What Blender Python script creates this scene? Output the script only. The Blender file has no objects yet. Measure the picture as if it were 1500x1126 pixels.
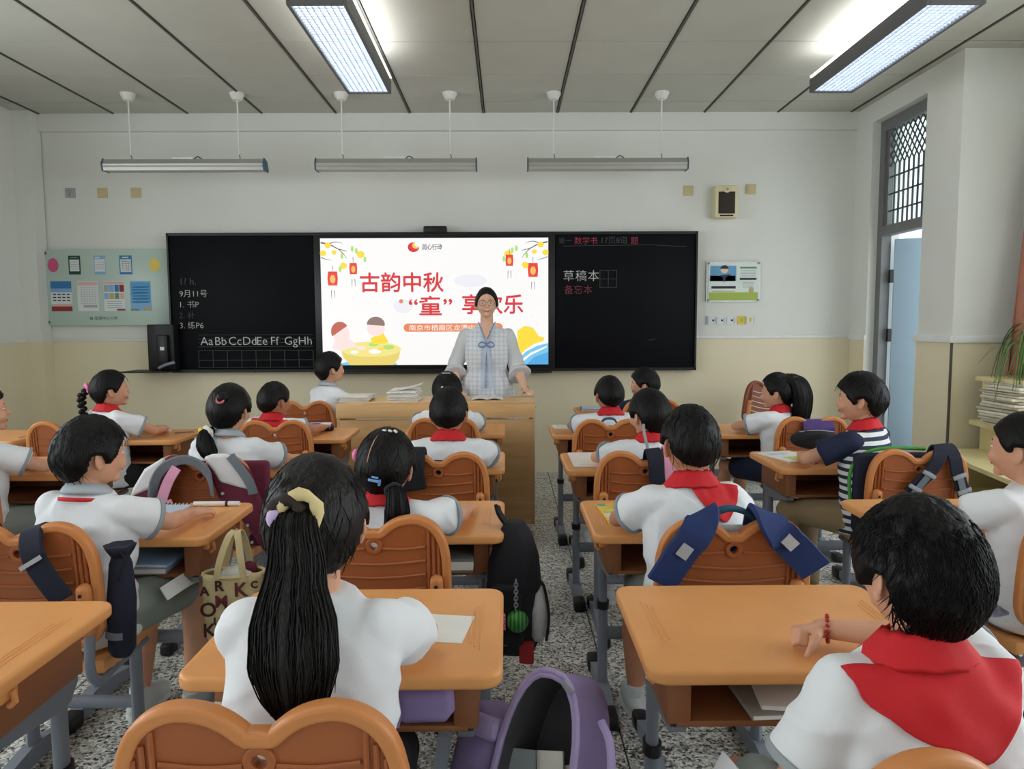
import bpy, bmesh, math, random
from mathutils import Vector, Matrix, noise
from mathutils.bvhtree import BVHTree
random.seed(7)
SC = bpy.context.scene
COL = SC.collection
PI = math.pi
V = Vector

# ------------------------------------------------------------------ camera, world, lights, exposure
CAM_Z = 1.36
cd = bpy.data.cameras.new('camera'); cam = bpy.data.objects.new('camera', cd); COL.objects.link(cam)
cd.sensor_fit = 'HORIZONTAL'; cd.sensor_width = 36.0; cd.lens = 36.0 * 1062.75 / 1500.0; cd.clip_start = 0.02
_p, _y, _r = 0.083148, 0.006902, -0.004523
_f = V((math.sin(_y) * math.cos(_p), math.cos(_y) * math.cos(_p), -math.sin(_p)))
_rt = V((math.cos(_y), -math.sin(_y), 0)); _up = _rt.cross(_f)
_r2 = _rt * math.cos(_r) + _up * math.sin(_r); _u2 = -_rt * math.sin(_r) + _up * math.cos(_r)
_m = Matrix((_r2, _u2, -_f)).transposed().to_4x4(); _m.translation = (0, 0, CAM_Z)
cam.matrix_world = _m
SC.camera = cam
SC.view_settings.view_transform = 'Standard'; SC.view_settings.look = 'None'
SC.view_settings.gamma = 1.0; SC.view_settings.use_curve_mapping = False
SC.view_settings.exposure = 0.3
W = bpy.data.worlds.new('sky'); SC.world = W; W.use_nodes = True
W.node_tree.nodes['Background'].inputs[0].default_value = (0.86, 0.93, 1.0, 1)
W.node_tree.nodes['Background'].inputs[1].default_value = 1.3

def area(name, loc, rot, sx, sy, energy, color):
    l = bpy.data.lights.new(name, 'AREA'); l.shape = 'RECTANGLE'; l.size = sx; l.size_y = sy
    l.energy = energy; l.color = color
    o = bpy.data.objects.new(name, l); COL.objects.link(o); o.location = loc; o.rotation_euler = rot
    return o
# daylight through the windows of the left and right walls, beside and behind the camera
for yy in (-1.2, 1.1, 3.4):
    area('window_door_daylight', (-4.42, yy, 1.85), (0, -PI / 2, 0), 1.6, 1.7, 30, (0.93, 0.97, 1.0))
for yy in (-1.0, 1.0, 3.0):
    area('window_door_daylight', (3.80, yy, 1.85), (0, PI / 2, 0), 1.6, 1.5, 22, (0.95, 0.98, 1.0))
area('window_door_daylight', (3.55, 5.83, 1.5), (0, PI / 2, 0), 2.6, .7, 10, (0.93, 0.97, 1.0))  # doorway, not a window: corridor daylight coming in through the open door
# tubes of the grille lamps overhead (two in view, four added unseen for light)
LAMPS = [(-.93, 4.42), (2.235, 4.42), (-.93, 1.6), (2.235, 1.6), (-.93, -1.0), (2.235, -1.0)]

# ------------------------------------------------------------------ materials
def lin(c):
    c = c / 255.0
    return c / 12.92 if c <= 0.04045 else ((c + 0.055) / 1.055) ** 2.4
def rgb(c): return (lin(c[0]), lin(c[1]), lin(c[2]), 1.0)

class NT:
    def __init__(s, m): s.t = m.node_tree; s.n = s.t.nodes; s.b = s.n['Principled BSDF']
    def new(s, k, **kw):
        n = s.n.new(k)
        for a, b in kw.items(): setattr(n, a, b)
        return n
    def ln(s, a, b): s.t.links.new(a, b)
MATS = {}
def M(name, c, rough=0.5, var=0.06, vscale=6.0, bump=0.0, bscale=80.0, metal=0.0, spec=0.4, sheen=0.0, stretch=None):
    if name in MATS: return MATS[name]
    m = bpy.data.materials.new(name); m.use_nodes = True; t = NT(m)
    t.b.inputs['Roughness'].default_value = rough; t.b.inputs['Metallic'].default_value = metal
    t.b.inputs['Specular IOR Level'].default_value = spec
    if sheen: t.b.inputs['Sheen Weight'].default_value = sheen
    tc = t.new('ShaderNodeTexCoord'); src = tc.outputs['Object']
    if stretch:
        mp = t.new('ShaderNodeMapping'); mp.inputs['Scale'].default_value = stretch; t.ln(src, mp.inputs['Vector']); src = mp.outputs[0]
    nz = t.new('ShaderNodeTexNoise'); nz.inputs['Scale'].default_value = vscale; nz.inputs['Detail'].default_value = 4
    t.ln(src, nz.inputs['Vector'])
    cr = t.new('ShaderNodeValToRGB'); L = rgb(c)
    cr.color_ramp.elements[0].color = tuple(max(0, x * (1 - var)) for x in L[:3]) + (1,)
    cr.color_ramp.elements[1].color = tuple(min(1, x * (1 + var)) for x in L[:3]) + (1,)
    cr.color_ramp.elements[0].position = .3; cr.color_ramp.elements[1].position = .7
    t.ln(nz.outputs['Fac'], cr.inputs['Fac']); t.ln(cr.outputs[0], t.b.inputs['Base Color'])
    if bump:
        n2 = t.new('ShaderNodeTexNoise'); n2.inputs['Scale'].default_value = bscale; n2.inputs['Detail'].default_value = 3
        t.ln(src, n2.inputs['Vector'])
        bp = t.new('ShaderNodeBump'); bp.inputs['Strength'].default_value = bump; bp.inputs['Distance'].default_value = .01
        t.ln(n2.outputs['Fac'], bp.inputs['Height']); t.ln(bp.outputs[0], t.b.inputs['Normal'])
    MATS[name] = m
    return m
def EM(name, c, strength=1.0):
    if name in MATS: return MATS[name]
    m = bpy.data.materials.new(name); m.use_nodes = True; t = NT(m)
    t.b.inputs['Base Color'].default_value = (.02, .02, .02, 1); t.b.inputs['Roughness'].default_value = .3
    t.b.inputs['Emission Color'].default_value = rgb(c); t.b.inputs['Emission Strength'].default_value = strength
    MATS[name] = m
    return m
def stripe_mat(name, ca, cb, axis, period, duty, rough=.8):
    m = bpy.data.materials.new(name); m.use_nodes = True; t = NT(m); t.b.inputs['Roughness'].default_value = rough
    tc = t.new('ShaderNodeTexCoord'); sx = t.new('ShaderNodeSeparateXYZ'); t.ln(tc.outputs['Object'], sx.inputs[0])
    d = t.new('ShaderNodeMath', operation='DIVIDE'); t.ln(sx.outputs[axis], d.inputs[0]); d.inputs[1].default_value = period
    f = t.new('ShaderNodeMath', operation='FRACT'); t.ln(d.outputs[0], f.inputs[0])
    g = t.new('ShaderNodeMath', operation='GREATER_THAN'); t.ln(f.outputs[0], g.inputs[0]); g.inputs[1].default_value = duty
    mx = t.new('ShaderNodeMix', data_type='RGBA'); t.ln(g.outputs[0], mx.inputs['Factor'])
    mx.inputs['A'].default_value = rgb(ca); mx.inputs['B'].default_value = rgb(cb)
    t.ln(mx.outputs['Result'], t.b.inputs['Base Color'])
    return m
def plaid_mat(name):
    m = bpy.data.materials.new(name); m.use_nodes = True; t = NT(m); t.b.inputs['Roughness'].default_value = .85
    tc = t.new('ShaderNodeTexCoord'); sx = t.new('ShaderNodeSeparateXYZ'); t.ln(tc.outputs['Object'], sx.inputs[0])
    fac = []
    for ax in (0, 2):
        d = t.new('ShaderNodeMath', operation='DIVIDE'); t.ln(sx.outputs[ax], d.inputs[0]); d.inputs[1].default_value = .034
        f = t.new('ShaderNodeMath', operation='FRACT'); t.ln(d.outputs[0], f.inputs[0])
        g = t.new('ShaderNodeMath', operation='LESS_THAN'); t.ln(f.outputs[0], g.inputs[0]); g.inputs[1].default_value = .3
        fac.append(g)
    a = t.new('ShaderNodeMath', operation='ADD'); t.ln(fac[0].outputs[0], a.inputs[0]); t.ln(fac[1].outputs[0], a.inputs[1])
    h = t.new('ShaderNodeMath', operation='MULTIPLY'); t.ln(a.outputs[0], h.inputs[0]); h.inputs[1].default_value = .5
    mx = t.new('ShaderNodeMix', data_type='RGBA'); t.ln(h.outputs[0], mx.inputs['Factor'])
    mx.inputs['A'].default_value = rgb((228, 232, 235)); mx.inputs['B'].default_value = rgb((196, 206, 220))
    t.ln(mx.outputs['Result'], t.b.inputs['Base Color'])
    return m
def terrazzo():
    m = bpy.data.materials.new('terrazzo'); m.use_nodes = True; t = NT(m)
    tc = t.new('ShaderNodeTexCoord')
    v = t.new('ShaderNodeTexVoronoi'); v.inputs['Scale'].default_value = 120; t.ln(tc.outputs['Object'], v.inputs['Vector'])
    sp = t.new('ShaderNodeSeparateColor'); t.ln(v.outputs['Color'], sp.inputs[0])
    cr = t.new('ShaderNodeValToRGB'); cr.color_ramp.interpolation = 'CONSTANT'
    E = cr.color_ramp.elements
    E[0].position = 0; E[0].color = rgb((52, 54, 54)); E[1].position = .14; E[1].color = rgb((122, 126, 122))
    for p, c in ((.30, (184, 187, 182)), (.62, (220, 222, 216)), (.86, (240, 241, 236))):
        e = E.new(p); e.color = rgb(c)
    t.ln(sp.outputs[0], cr.inputs['Fac']); t.ln(cr.outputs[0], t.b.inputs['Base Color'])
    t.b.inputs['Roughness'].default_value = .38
    return m
def wood_mat(name, ca, cb, scale=(1.5, 1.5, 14)):
    m = bpy.data.materials.new(name); m.use_nodes = True; t = NT(m); t.b.inputs['Roughness'].default_value = .42
    tc = t.new('ShaderNodeTexCoord'); mp = t.new('ShaderNodeMapping'); mp.inputs['Scale'].default_value = scale
    t.ln(tc.outputs['Object'], mp.inputs[0])
    nz = t.new('ShaderNodeTexNoise'); nz.inputs['Scale'].default_value = 2.2; nz.inputs['Detail'].default_value = 6; nz.inputs['Distortion'].default_value = .6
    t.ln(mp.outputs[0], nz.inputs['Vector'])
    cr = t.new('ShaderNodeValToRGB'); cr.color_ramp.elements[0].color = rgb(ca); cr.color_ramp.elements[1].color = rgb(cb)
    cr.color_ramp.elements[0].position = .3; cr.color_ramp.elements[1].position = .7
    t.ln(nz.outputs['Fac'], cr.inputs['Fac']); t.ln(cr.outputs[0], t.b.inputs['Base Color'])
    return m

m_wall = M('wall_paint', (226, 228, 222), .8, .02, 2, .03, 60)
m_beige = M('beige_wainscot', (230, 220, 190), .45, .03, 1.5)
m_trim = M('white_trim', (228, 230, 228), .5)
m_ceil = M('ceiling_tile_paint', (196, 196, 186), .85, .03, 3, .04, 160)
m_grid = M('ceiling_grid_metal', (88, 86, 80), .6)
m_floor = terrazzo()
m_joint = M('floor_joint', (60, 60, 58), .8)
m_orange = M('orange_plastic', (228, 160, 96), .36, .04, 9, .04, 220)
m_orange2 = M('orange_chair_plastic', (164, 92, 50), .38, .05, 9, .04, 220)
m_box = M('shaded_brown_bookbox_plastic', (146, 94, 60), .45, .05)  # desk plastic with the shade under the top put into a browner colour
m_rim = M('orange_chair_rim', (206, 134, 78), .36, .05, 9, .04, 220)  # rim edge highlights put into a lighter orange; brackets are light orange themselves
m_steel = M('grey_painted_steel', (128, 136, 148), .4, .04)
m_black = M('black_plastic', (22, 22, 24), .45, .05)
m_board = M('blackboard_glass', (18, 19, 23), .5, .12, 3, spec=.08)
m_frame = M('board_frame_black', (14, 14, 16), .4)
m_wood = wood_mat('podium_wood', (204, 158, 100), (222, 182, 128), (.8, 6, 9))
m_wood2 = wood_mat('podium_edge_wood', (214, 170, 112), (230, 190, 136), (1, 6, 12))
m_cream = M('cream_laminate', (228, 214, 160), .5)
m_white = M('white_plastic', (232, 232, 228), .4)
m_paper = M('paper', (232, 230, 222), .9, .04, 12)
m_alu = M('aluminium_lamp', (172, 172, 166), .35, .04, 3, metal=.35)
m_skin = M('skin', (214, 160, 130), .55, .05, 14, .03, 300)
m_skin2 = M('tanned_skin', (186, 128, 98), .55, .05, 14, .03, 300)
m_hair = M('black_hair', (10, 9, 9), .5, .3, 40, .35, 60, stretch=(3, 3, .4), spec=.22)
m_hair2 = M('dark_brown_hair', (17, 13, 12), .46, .3, 40, .35, 60, stretch=(3, 3, .4), spec=.28)
m_shirt = M('white_polo_cloth', (230, 233, 236), .9, .02, 8, .06, 500)
m_greycuff = M('grey_knit', (150, 156, 160), .9)
m_red = M('red_scarf_cloth', (206, 32, 40), .75, .06, 8, .08, 300)
m_navy = M('navy_cloth', (30, 38, 66), .85, .1, 20, .1, 400)
m_khaki = M('khaki_cloth', (150, 132, 100), .9, .06, 9, .1, 200)
m_greyshort = M('grey_green_cloth', (142, 152, 148), .9, .05, 9, .1, 200)
m_dark = M('dark_cloth', (40, 38, 42), .9, .1, 20, .1, 300)
m_eye = M('eye_white', (235, 232, 228), .25); m_iris = M('dark_iris', (24, 16, 12), .2)
m_lip = M('lip', (186, 96, 92), .5)
m_shoe = M('white_shoe', (205, 212, 212), .6); m_shoe2 = M('dark_shoe', (52, 52, 60), .6)

# ------------------------------------------------------------------ mesh helpers
def finish(bm, name, mat, parent=None, smooth=False, angle=None):
    me = bpy.data.meshes.new(name); bmesh.ops.recalc_face_normals(bm, faces=bm.faces); bm.to_mesh(me); bm.free()
    if smooth:
        me.polygons.foreach_set('use_smooth', [True] * len(me.polygons))
        if angle: me.set_sharp_from_angle(angle=angle)
    return link(me, name, mat, parent)
def link(me, name, mat, parent=None):
    o = bpy.data.objects.new(name, me); COL.objects.link(o)
    if mat is not None:
        for mm in (mat if isinstance(mat, (list, tuple)) else [mat]): me.materials.append(mm)
    if parent is not None: o.parent = parent
    return o
def tag(o, label, cat, group=None, kind=None):
    o['label'] = label; o['category'] = cat
    if group: o['group'] = group
    if kind: o['kind'] = kind
    return o
def struct(o): o['kind'] = 'structure'; return o
def thing(name, label, cat, loc=(0, 0, 0), rz=0.0, group=None):
    o = bpy.data.objects.new(name, None); COL.objects.link(o); o.empty_display_size = .1
    o.location = loc; o.rotation_euler = (0, 0, rz)
    return tag(o, label, cat, group)
def dup(root, loc, rz, label, group=None):
    r = root.copy(); COL.objects.link(r); r.location = loc; r.rotation_euler = (0, 0, rz); r['label'] = label
    if group: r['group'] = group
    for ch in list(root.children):
        c = ch.copy(); COL.objects.link(c); c.parent = r
        for g in ch.children:
            d = g.copy(); COL.objects.link(d); d.parent = c
    return r
def box(bm, c, s, bev=0.0, rot=None, seg=2):
    r = bmesh.ops.create_cube(bm, size=1.0); vs = r['verts']
    bmesh.ops.scale(bm, vec=V(s), verts=vs)
    if bev:
        es = list({e for v in vs for e in v.link_edges})
        rr = bmesh.ops.bevel(bm, geom=es, offset=bev, segments=seg, affect='EDGES', profile=.5)
        vs = list({v for f in rr['faces'] for v in f.verts} | {v for v in vs if v.is_valid})
    if rot is not None: bmesh.ops.rotate(bm, cent=(0, 0, 0), matrix=rot, verts=vs)
    bmesh.ops.translate(bm, vec=V(c), verts=vs)
    return vs
def boxo(name, c, s, mat, parent=None, bev=0.0, rot=None):
    bm = bmesh.new(); box(bm, c, s, bev, rot); return finish(bm, name, mat, parent, bool(bev), .7 if bev else None)
def box2(name, a, b, mat, parent=None, bev=0.0):
    return boxo(name, [(a[i] + b[i]) / 2 for i in range(3)], [abs(b[i] - a[i]) for i in range(3)], mat, parent, bev)
def ball(bm, c, r, sub=2, rot=None):
    rr = bmesh.ops.create_icosphere(bm, subdivisions=sub, radius=1.0); vs = rr['verts']
    s = (r, r, r) if isinstance(r, (int, float)) else r
    bmesh.ops.scale(bm, vec=V(s), verts=vs)
    if rot is not None: bmesh.ops.rotate(bm, cent=(0, 0, 0), matrix=rot, verts=vs)
    bmesh.ops.translate(bm, vec=V(c), verts=vs)
    return vs
def tube(bm, pts, rad, seg=8, cap=True, flat=None, up=None):
    """a tube along pts; rad a number or list; flat=(a,b) scales the section; up fixes the section's first axis"""
    pts = [V(p) for p in pts]; n = len(pts)
    rad = [rad] * n if isinstance(rad, (int, float)) else rad
    rings = []; prev = None
    for i in range(n):
        t = (pts[min(i + 1, n - 1)] - pts[max(i - 1, 0)]).normalized()
        if up is not None: a = (V(up) - t * V(up).dot(t)).normalized()
        elif prev is None:
            a = t.orthogonal().normalized()
        else: a = (prev - t * prev.dot(t)).normalized()
        prev = a; b = t.cross(a)
        fa, fb = flat if flat else (1, 1)
        rings.append([bm.verts.new(pts[i] + a * (math.cos(2 * PI * k / seg) * rad[i] * fa) + b * (math.sin(2 * PI * k / seg) * rad[i] * fb)) for k in range(seg)])
    for i in range(n - 1):
        for k in range(seg):
            bm.faces.new((rings[i][k], rings[i][(k + 1) % seg], rings[i + 1][(k + 1) % seg], rings[i + 1][k]))
    if cap:
        bm.faces.new(rings[0][::-1]); bm.faces.new(rings[-1])
    return rings
def tubeo(name, pts, rad, mat, parent=None, seg=8, flat=None, up=None, smooth_pts=0):
    if smooth_pts: pts = spline(pts, smooth_pts)
    if not isinstance(rad, (int, float)) and len(rad) != len(pts):
        k = len(rad) - 1; rad = [rad[min(k, int(i / (len(pts) - 1) * k))] + (rad[min(k, int(i / (len(pts) - 1) * k) + 1)] - rad[min(k, int(i / (len(pts) - 1) * k))]) * ((i / (len(pts) - 1) * k) % 1) for i in range(len(pts))]
    bm = bmesh.new(); tube(bm, pts, rad, seg, True, flat, up); return finish(bm, name, mat, parent, True, 1.0)
def spline(pts, sub):
    P = [V(p) for p in pts]; out = []
    for i in range(len(P) - 1):
        p0 = P[max(i - 1, 0)]; p1 = P[i]; p2 = P[i + 1]; p3 = P[min(i + 2, len(P) - 1)]
        for k in range(sub):
            t = k / sub
            out.append(.5 * ((2 * p1) + (p2 - p0) * t + (2 * p0 - 5 * p1 + 4 * p2 - p3) * t * t + (3 * p1 - p0 - 3 * p2 + p3) * t ** 3))
    out.append(P[-1]); return out
def capsule(bm, pts, rad, seg=14):
    tube(bm, pts, rad, seg)
    for p, r in zip(pts, rad): ball(bm, p, r, 2)
def loft(bm, rings, cap=True):
    R = [[bm.verts.new(p) for p in r] for r in rings]; n = len(R[0])
    for i in range(len(R) - 1):
        for k in range(n): bm.faces.new((R[i][k], R[i][(k + 1) % n], R[i + 1][(k + 1) % n], R[i + 1][k]))
    if cap: bm.faces.new(R[0][::-1]); bm.faces.new(R[-1])
    return R
def ell(cx, cy, z, rx, ry, n=28, e=2.0, tilt=0.0):
    out = []
    for k in range(n):
        a = 2 * PI * k / n; c, s = math.cos(a), math.sin(a)
        x = rx * math.copysign(abs(c) ** (2 / e), c); y = ry * math.copysign(abs(s) ** (2 / e), s)
        out.append((cx + x, cy + y, z + tilt * y))
    return out
def prism(bm, poly, y0, y1, axis='y'):
    """polygon given in (x,z), extruded along y (or poly in (x,y) along z)"""
    f = (lambda p, t: (p[0], t, p[1])) if axis == 'y' else ((lambda p, t: (p[0], p[1], t)) if axis == 'z' else (lambda p, t: (t, p[0], p[1])))
    a = [bm.verts.new(f(p, y0)) for p in poly]; b = [bm.verts.new(f(p, y1)) for p in poly]
    bm.faces.new(a); bm.faces.new(b[::-1]); n = len(poly)
    for k in range(n): bm.faces.new((a[k], b[k], b[(k + 1) % n], a[(k + 1) % n]))
def prismo(name, poly, y0, y1, mat, parent=None, axis='y'):
    bm = bmesh.new(); prism(bm, poly, y0, y1, axis); return finish(bm, name, mat, parent)
def ribbon(bm, pts, width, thick, wdir=None):
    """strap: flat band along pts"""
    pts = [V(p) for p in pts]; n = len(pts); prev = None; rows = []
    for i in range(n):
        t = (pts[min(i + 1, n - 1)] - pts[max(i - 1, 0)]).normalized()
        w = V(wdir) if wdir is not None else V((1, 0, 0)); w = (w - t * w.dot(t)).normalized(); nn = t.cross(w)
        ww = width[i] if isinstance(width, (list, tuple)) else width
        rows.append([bm.verts.new(pts[i] + w * (sx * ww / 2) + nn * (sz * thick / 2)) for sx, sz in ((-1, -1), (1, -1), (1, 1), (-1, 1))])
    for i in range(n - 1):
        for k in range(4): bm.faces.new((rows[i][k], rows[i][(k + 1) % 4], rows[i + 1][(k + 1) % 4], rows[i + 1][k]))
    bm.faces.new(rows[0][::-1]); bm.faces.new(rows[-1])
def ribbono(name, pts, width, thick, mat, parent=None, wdir=None, sub=6):
    bm = bmesh.new(); P = spline(pts, sub) if sub else pts
    ribbon(bm, P, width, thick, wdir); o = finish(bm, name, mat, parent, True, .8)
    if thick >= .01:
        md = o.modifiers.new('b', 'BEVEL'); md.width = thick * .42; md.segments = 2; md.limit_method = 'ANGLE'; md.angle_limit = 1.0
    return o
def bake(o, name=None):
    """an evaluated mesh copy of a temporary object (curve, text, modifiers); the temporary is removed"""
    dg = bpy.context.evaluated_depsgraph_get(); dg.update()
    me = bpy.data.meshes.new_from_object(o.evaluated_get(dg), depsgraph=dg)
    d = o.data; bpy.data.objects.remove(o)
    return me
def plate(outlines, depth, bevel, res=2):
    """flat plate from closed outlines (holes cut out) in XZ, thickness along y, as a mesh"""
    cu = bpy.data.curves.new('tmp', 'CURVE'); cu.dimensions = '2D'; cu.fill_mode = 'BOTH'
    cu.extrude = max(depth / 2 - bevel, 0); cu.bevel_depth = bevel; cu.bevel_resolution = res
    for ol in outlines:
        s = cu.splines.new('POLY'); s.points.add(len(ol) - 1); s.use_cyclic_u = True
        for p, q in zip(s.points, ol): p.co = (q[0], q[1], 0, 1)
    o = bpy.data.objects.new('tmp', cu); COL.objects.link(o); me = bake(o); bpy.data.curves.remove(cu)
    me.transform(Matrix.Rotation(PI / 2, 4, 'X'))
    me.materials.clear()
    return me
def text_mesh(body, size, bold=0.0, extrude=0.0006, align='LEFT', spacing=1.0):
    cu = bpy.data.curves.new('tmp', 'FONT'); cu.body = body; cu.size = size; cu.extrude = extrude; cu.offset = bold
    cu.align_x = align; cu.space_character = spacing; cu.resolution_u = 3
    o = bpy.data.objects.new('tmp', cu); COL.objects.link(o); me = bake(o); bpy.data.curves.remove(cu)
    me.transform(Matrix.Rotation(PI / 2, 4, 'X')); me.materials.clear()
    return me
def text(name, body, size, loc, mat, parent=None, bold=0.0, align='LEFT', rot=None, spacing=1.0, width=None):
    me = text_mesh(body, size, bold, align=align, spacing=spacing)
    if width:
        xs = [v.co.x for v in me.vertices]
        if xs and max(xs) > min(xs):
            k = width / (max(xs) - min(xs)); me.transform(Matrix.Diagonal((k, 1, 1, 1)))
            xs = [v.co.x for v in me.vertices]; me.transform(Matrix.Translation((-min(xs), 0, 0)))
    mat4 = Matrix.Translation(loc)
    if rot is not None: mat4 = mat4 @ rot
    me.transform(mat4)
    return link(me, name, mat, parent)
def remesh(bm, voxel, smooth=3, disp=None, keep=None):
    me = bpy.data.meshes.new('tmp'); bmesh.ops.recalc_face_normals(bm, faces=bm.faces); bm.to_mesh(me); bm.free()
    o = bpy.data.objects.new('tmp', me); COL.objects.link(o)
    md = o.modifiers.new('r', 'REMESH'); md.mode = 'VOXEL'; md.voxel_size = voxel
    if smooth:
        sm = o.modifiers.new('s', 'SMOOTH'); sm.iterations = smooth; sm.factor = .5
    if keep:
        dc = o.modifiers.new('d', 'DECIMATE'); dc.ratio = keep
    out = bake(o); bpy.data.meshes.remove(me)
    if disp:
        nr = [v.normal.copy() for v in out.vertices]
        for v, n in zip(out.vertices, nr): v.co += n * disp(v.co)
    out.polygons.foreach_set('use_smooth', [True] * len(out.polygons)); out.materials.clear()
    return out
# ------------------------------------------------------------------ room shell
WY = 6.595; XL = -4.26; XR = 3.12; XR2 = 3.66; CZ = 3.21; YB = -2.6; WZ = 1.235
floor = struct(boxo('floor', (-.3, 2.2, -.06), (9.6, 10.2, .1), m_joint))
me_t = None
for ix in range(-5, 5):
    for iy in range(-3, 7):
        x0 = .372 + ix; y0 = .316 + iy
        xa, xb = max(x0, XL), min(x0 + 1, 4.2); ya, yb = max(y0, YB), min(y0 + 1, WY)
        if xb - xa < .02 or yb - ya < .02: continue
        bm = bmesh.new(); box(bm, ((xa + xb) / 2, (ya + yb) / 2, -.006), (xb - xa - .006, yb - ya - .006, .012))
        finish(bm, 'tile', m_floor, floor)
ceiling = struct(boxo('ceiling', (-.3, 2.0, CZ + .09), (8.2, 9.4, .1), m_grid))
T = .648; X0 = -4.0813; Y1 = 6.24
me_c = None
for ix in range(-1, 12):
    for iy in range(-1, 14):
        xa, xb = X0 + ix * T, X0 + (ix + 1) * T; yb = Y1 - iy * T; ya = yb - T
        xa = max(xa, XL); xb = min(xb, XR2); yb = min(yb, WY); ya = max(ya, YB)
        if xb - xa < .05 or yb - ya < .05: continue
        bm = bmesh.new(); box(bm, ((xa + xb) / 2, (ya + yb) / 2, CZ + .012), (xb - xa - .026, yb - ya - .012, .022))
        finish(bm, 'tile', m_ceil, ceiling)
for ix in range(0, 12):   # the runners stand a little proud of the tiles
    boxo('grid_runner', (X0 + ix * T, 2.0, CZ + .004), (.012, 9.2, .02), m_grid, ceiling)
# front wall with its lower painted band, ledge and the shallow beam under the ceiling
wf = struct(box2('wall_front', (XL - .2, WY, 0), (3.4, WY + .2, CZ + .1), m_wall))
struct(box2('trim_1', (XL, WY - .05, 3.06), (XR, WY, CZ), m_wall))
struct(box2('trim_2', (XL, WY - .012, 0), (XR, WY, WZ - .012), m_beige))
struct(box2('trim_3', (XL, WY - .02, WZ - .014), (XR, WY, WZ + .012), m_trim, None, .003))
# left wall with three windows behind the field of view
wl = struct(box2('wall_left', (XL - .2, YB, 0), (XL, WY, .95), m_wall))
def lpart(a, b): box2('wall_panel', a, b, m_wall, wl)
lpart((XL - .2, YB, 2.75), (XL, WY, CZ + .1)); lpart((XL - .2, 4.3, .95), (XL, WY, 2.75))
for ya, yb in ((YB, -2.1), (-.3, .2), (2.0, 2.5)): lpart((XL - .2, ya, .95), (XL, yb, 2.75))
def window(n, x, ya, yb, za, zb):
    bm = bmesh.new()
    for yy in (ya, (ya + yb) / 2, yb): box(bm, (x, yy, (za + zb) / 2), (.06, .05, zb - za))
    for zz in (za, za + (zb - za) * .68, zb): box(bm, (x, (ya + yb) / 2, zz), (.06, yb - ya, .05))
    struct(finish(bm, 'window_%d' % n, m_trim))
for n, (ya, yb) in enumerate(((-2.1, -.3), (.2, 2.0), (2.5, 4.3))): window(n + 1, XL - .06, ya, yb, .95, 2.75)
struct(box2('trim_4', (XL, 4.3, 0), (XL + .012, WY, WZ - .012), m_beige)); struct(box2('trim_5', (XL, 4.3, WZ - .014), (XL + .02, WY, WZ + .012), m_trim))
struct(box2('trim_14', (XL, WY - .16, 0), (XL + .16, WY - .012, CZ), m_wall))
struct(box2('trim_15', (XL, WY - .17, 0), (XL + .17, WY - .012, WZ - .012), m_beige))
# right wall: doorway bay in front, pillar, then the window bay behind it
wr = struct(box2('wall_right', (XR, 6.30, 0), (XR + .26, WY + .1, CZ + .1), m_wall))
box2('wall_panel', (XR, 5.07, 0), (XR2 + .2, 5.50, CZ + .1), m_wall, wr)
box2('wall_panel', (XR, 5.50, 3.05), (XR + .26, 6.30, CZ + .1), m_wall, wr)
box2('wall_panel', (XR2, YB, 0), (XR2 + .2, 5.07, .95), m_wall, wr)
box2('wall_panel', (XR2, YB, 2.75), (XR2 + .2, 5.07, CZ + .1), m_wall, wr)
for ya, yb in ((YB, -1.9), (-.1, .1), (1.9, 2.1), (3.9, 5.07)): box2('wall_panel', (XR2, ya, .95), (XR2 + .2, yb, 2.75), m_wall, wr)
for n, (ya, yb) in enumerate(((-1.9, -.1), (.1, 1.9), (2.1, 3.9))): window(n + 4, XR2 + .1, ya, yb, .95, 2.75)
struct(box2('wall_back', (XL - .2, YB - .2, 0), (XR2 + .2, YB, CZ + .1), m_wall))
# painted band and ledges on the door bay and the pillar
struct(box2('trim_6', (XR - .012, 6.30, 0), (XR, WY - .02, WZ - .012), m_beige)); struct(box2('trim_7', (XR - .022, 6.28, WZ - .03), (XR, WY, WZ + .015), m_trim, None, .003))
struct(box2('trim_8', (XR - .012, 5.058, 0), (XR, 5.50, WZ - .02), m_beige)); struct(box2('trim_9', (XR - .012, 5.058, 0), (XR2, 5.07, WZ - .02), m_beige))
struct(box2('trim_10', (XR - .03, 5.04, WZ - .02), (XR, 5.52, WZ + .03), m_trim, None, .004)); struct(box2('trim_11', (XR, 5.04, WZ - .02), (XR2, 5.07, WZ + .03), m_trim, None, .004))
struct(box2('trim_12', (XR - .016, 5.052, 0), (XR - .002, 5.064, WZ - .02), m_grid))
# door: grey steel frame, barred fanlight, blue-grey leaf standing open into the corridor
m_df = M('grey_door_frame', (118, 120, 120), .5); m_leaf = M('blue_grey_door', (150, 172, 186), .45, .03, 2)
m_fan = M('green_grey_bars', (70, 84, 82), .5)
d = struct(bpy.data.objects.new('door_1', None)); COL.objects.link(d)
fx0, fx1 = 3.19, 3.27
box2('frame', (fx0, 6.22, 0), (fx1, 6.30, 3.05), m_df, d); box2('frame', (fx0, 5.50, 0), (fx1, 5.56, 3.05), m_df, d)
box2('frame', (fx0, 5.56, 2.96), (fx1, 6.22, 3.05), m_df, d); box2('frame', (fx0, 5.56, 2.09), (fx1, 6.22, 2.17), m_df, d)
box2('frame', (fx0 + .02, 6.185, 2.17), (fx1 - .02, 6.22, 2.96), m_df, d)
m_glass = bpy.data.materials.new('frosted_glass'); m_glass.use_nodes = True; g = NT(m_glass)
g.b.inputs['Transmission Weight'].default_value = 1; g.b.inputs['Roughness'].default_value = .25; g.b.inputs['Base Color'].default_value = (.92, .97, .96, 1); g.b.inputs['IOR'].default_value = 1.1
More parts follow.
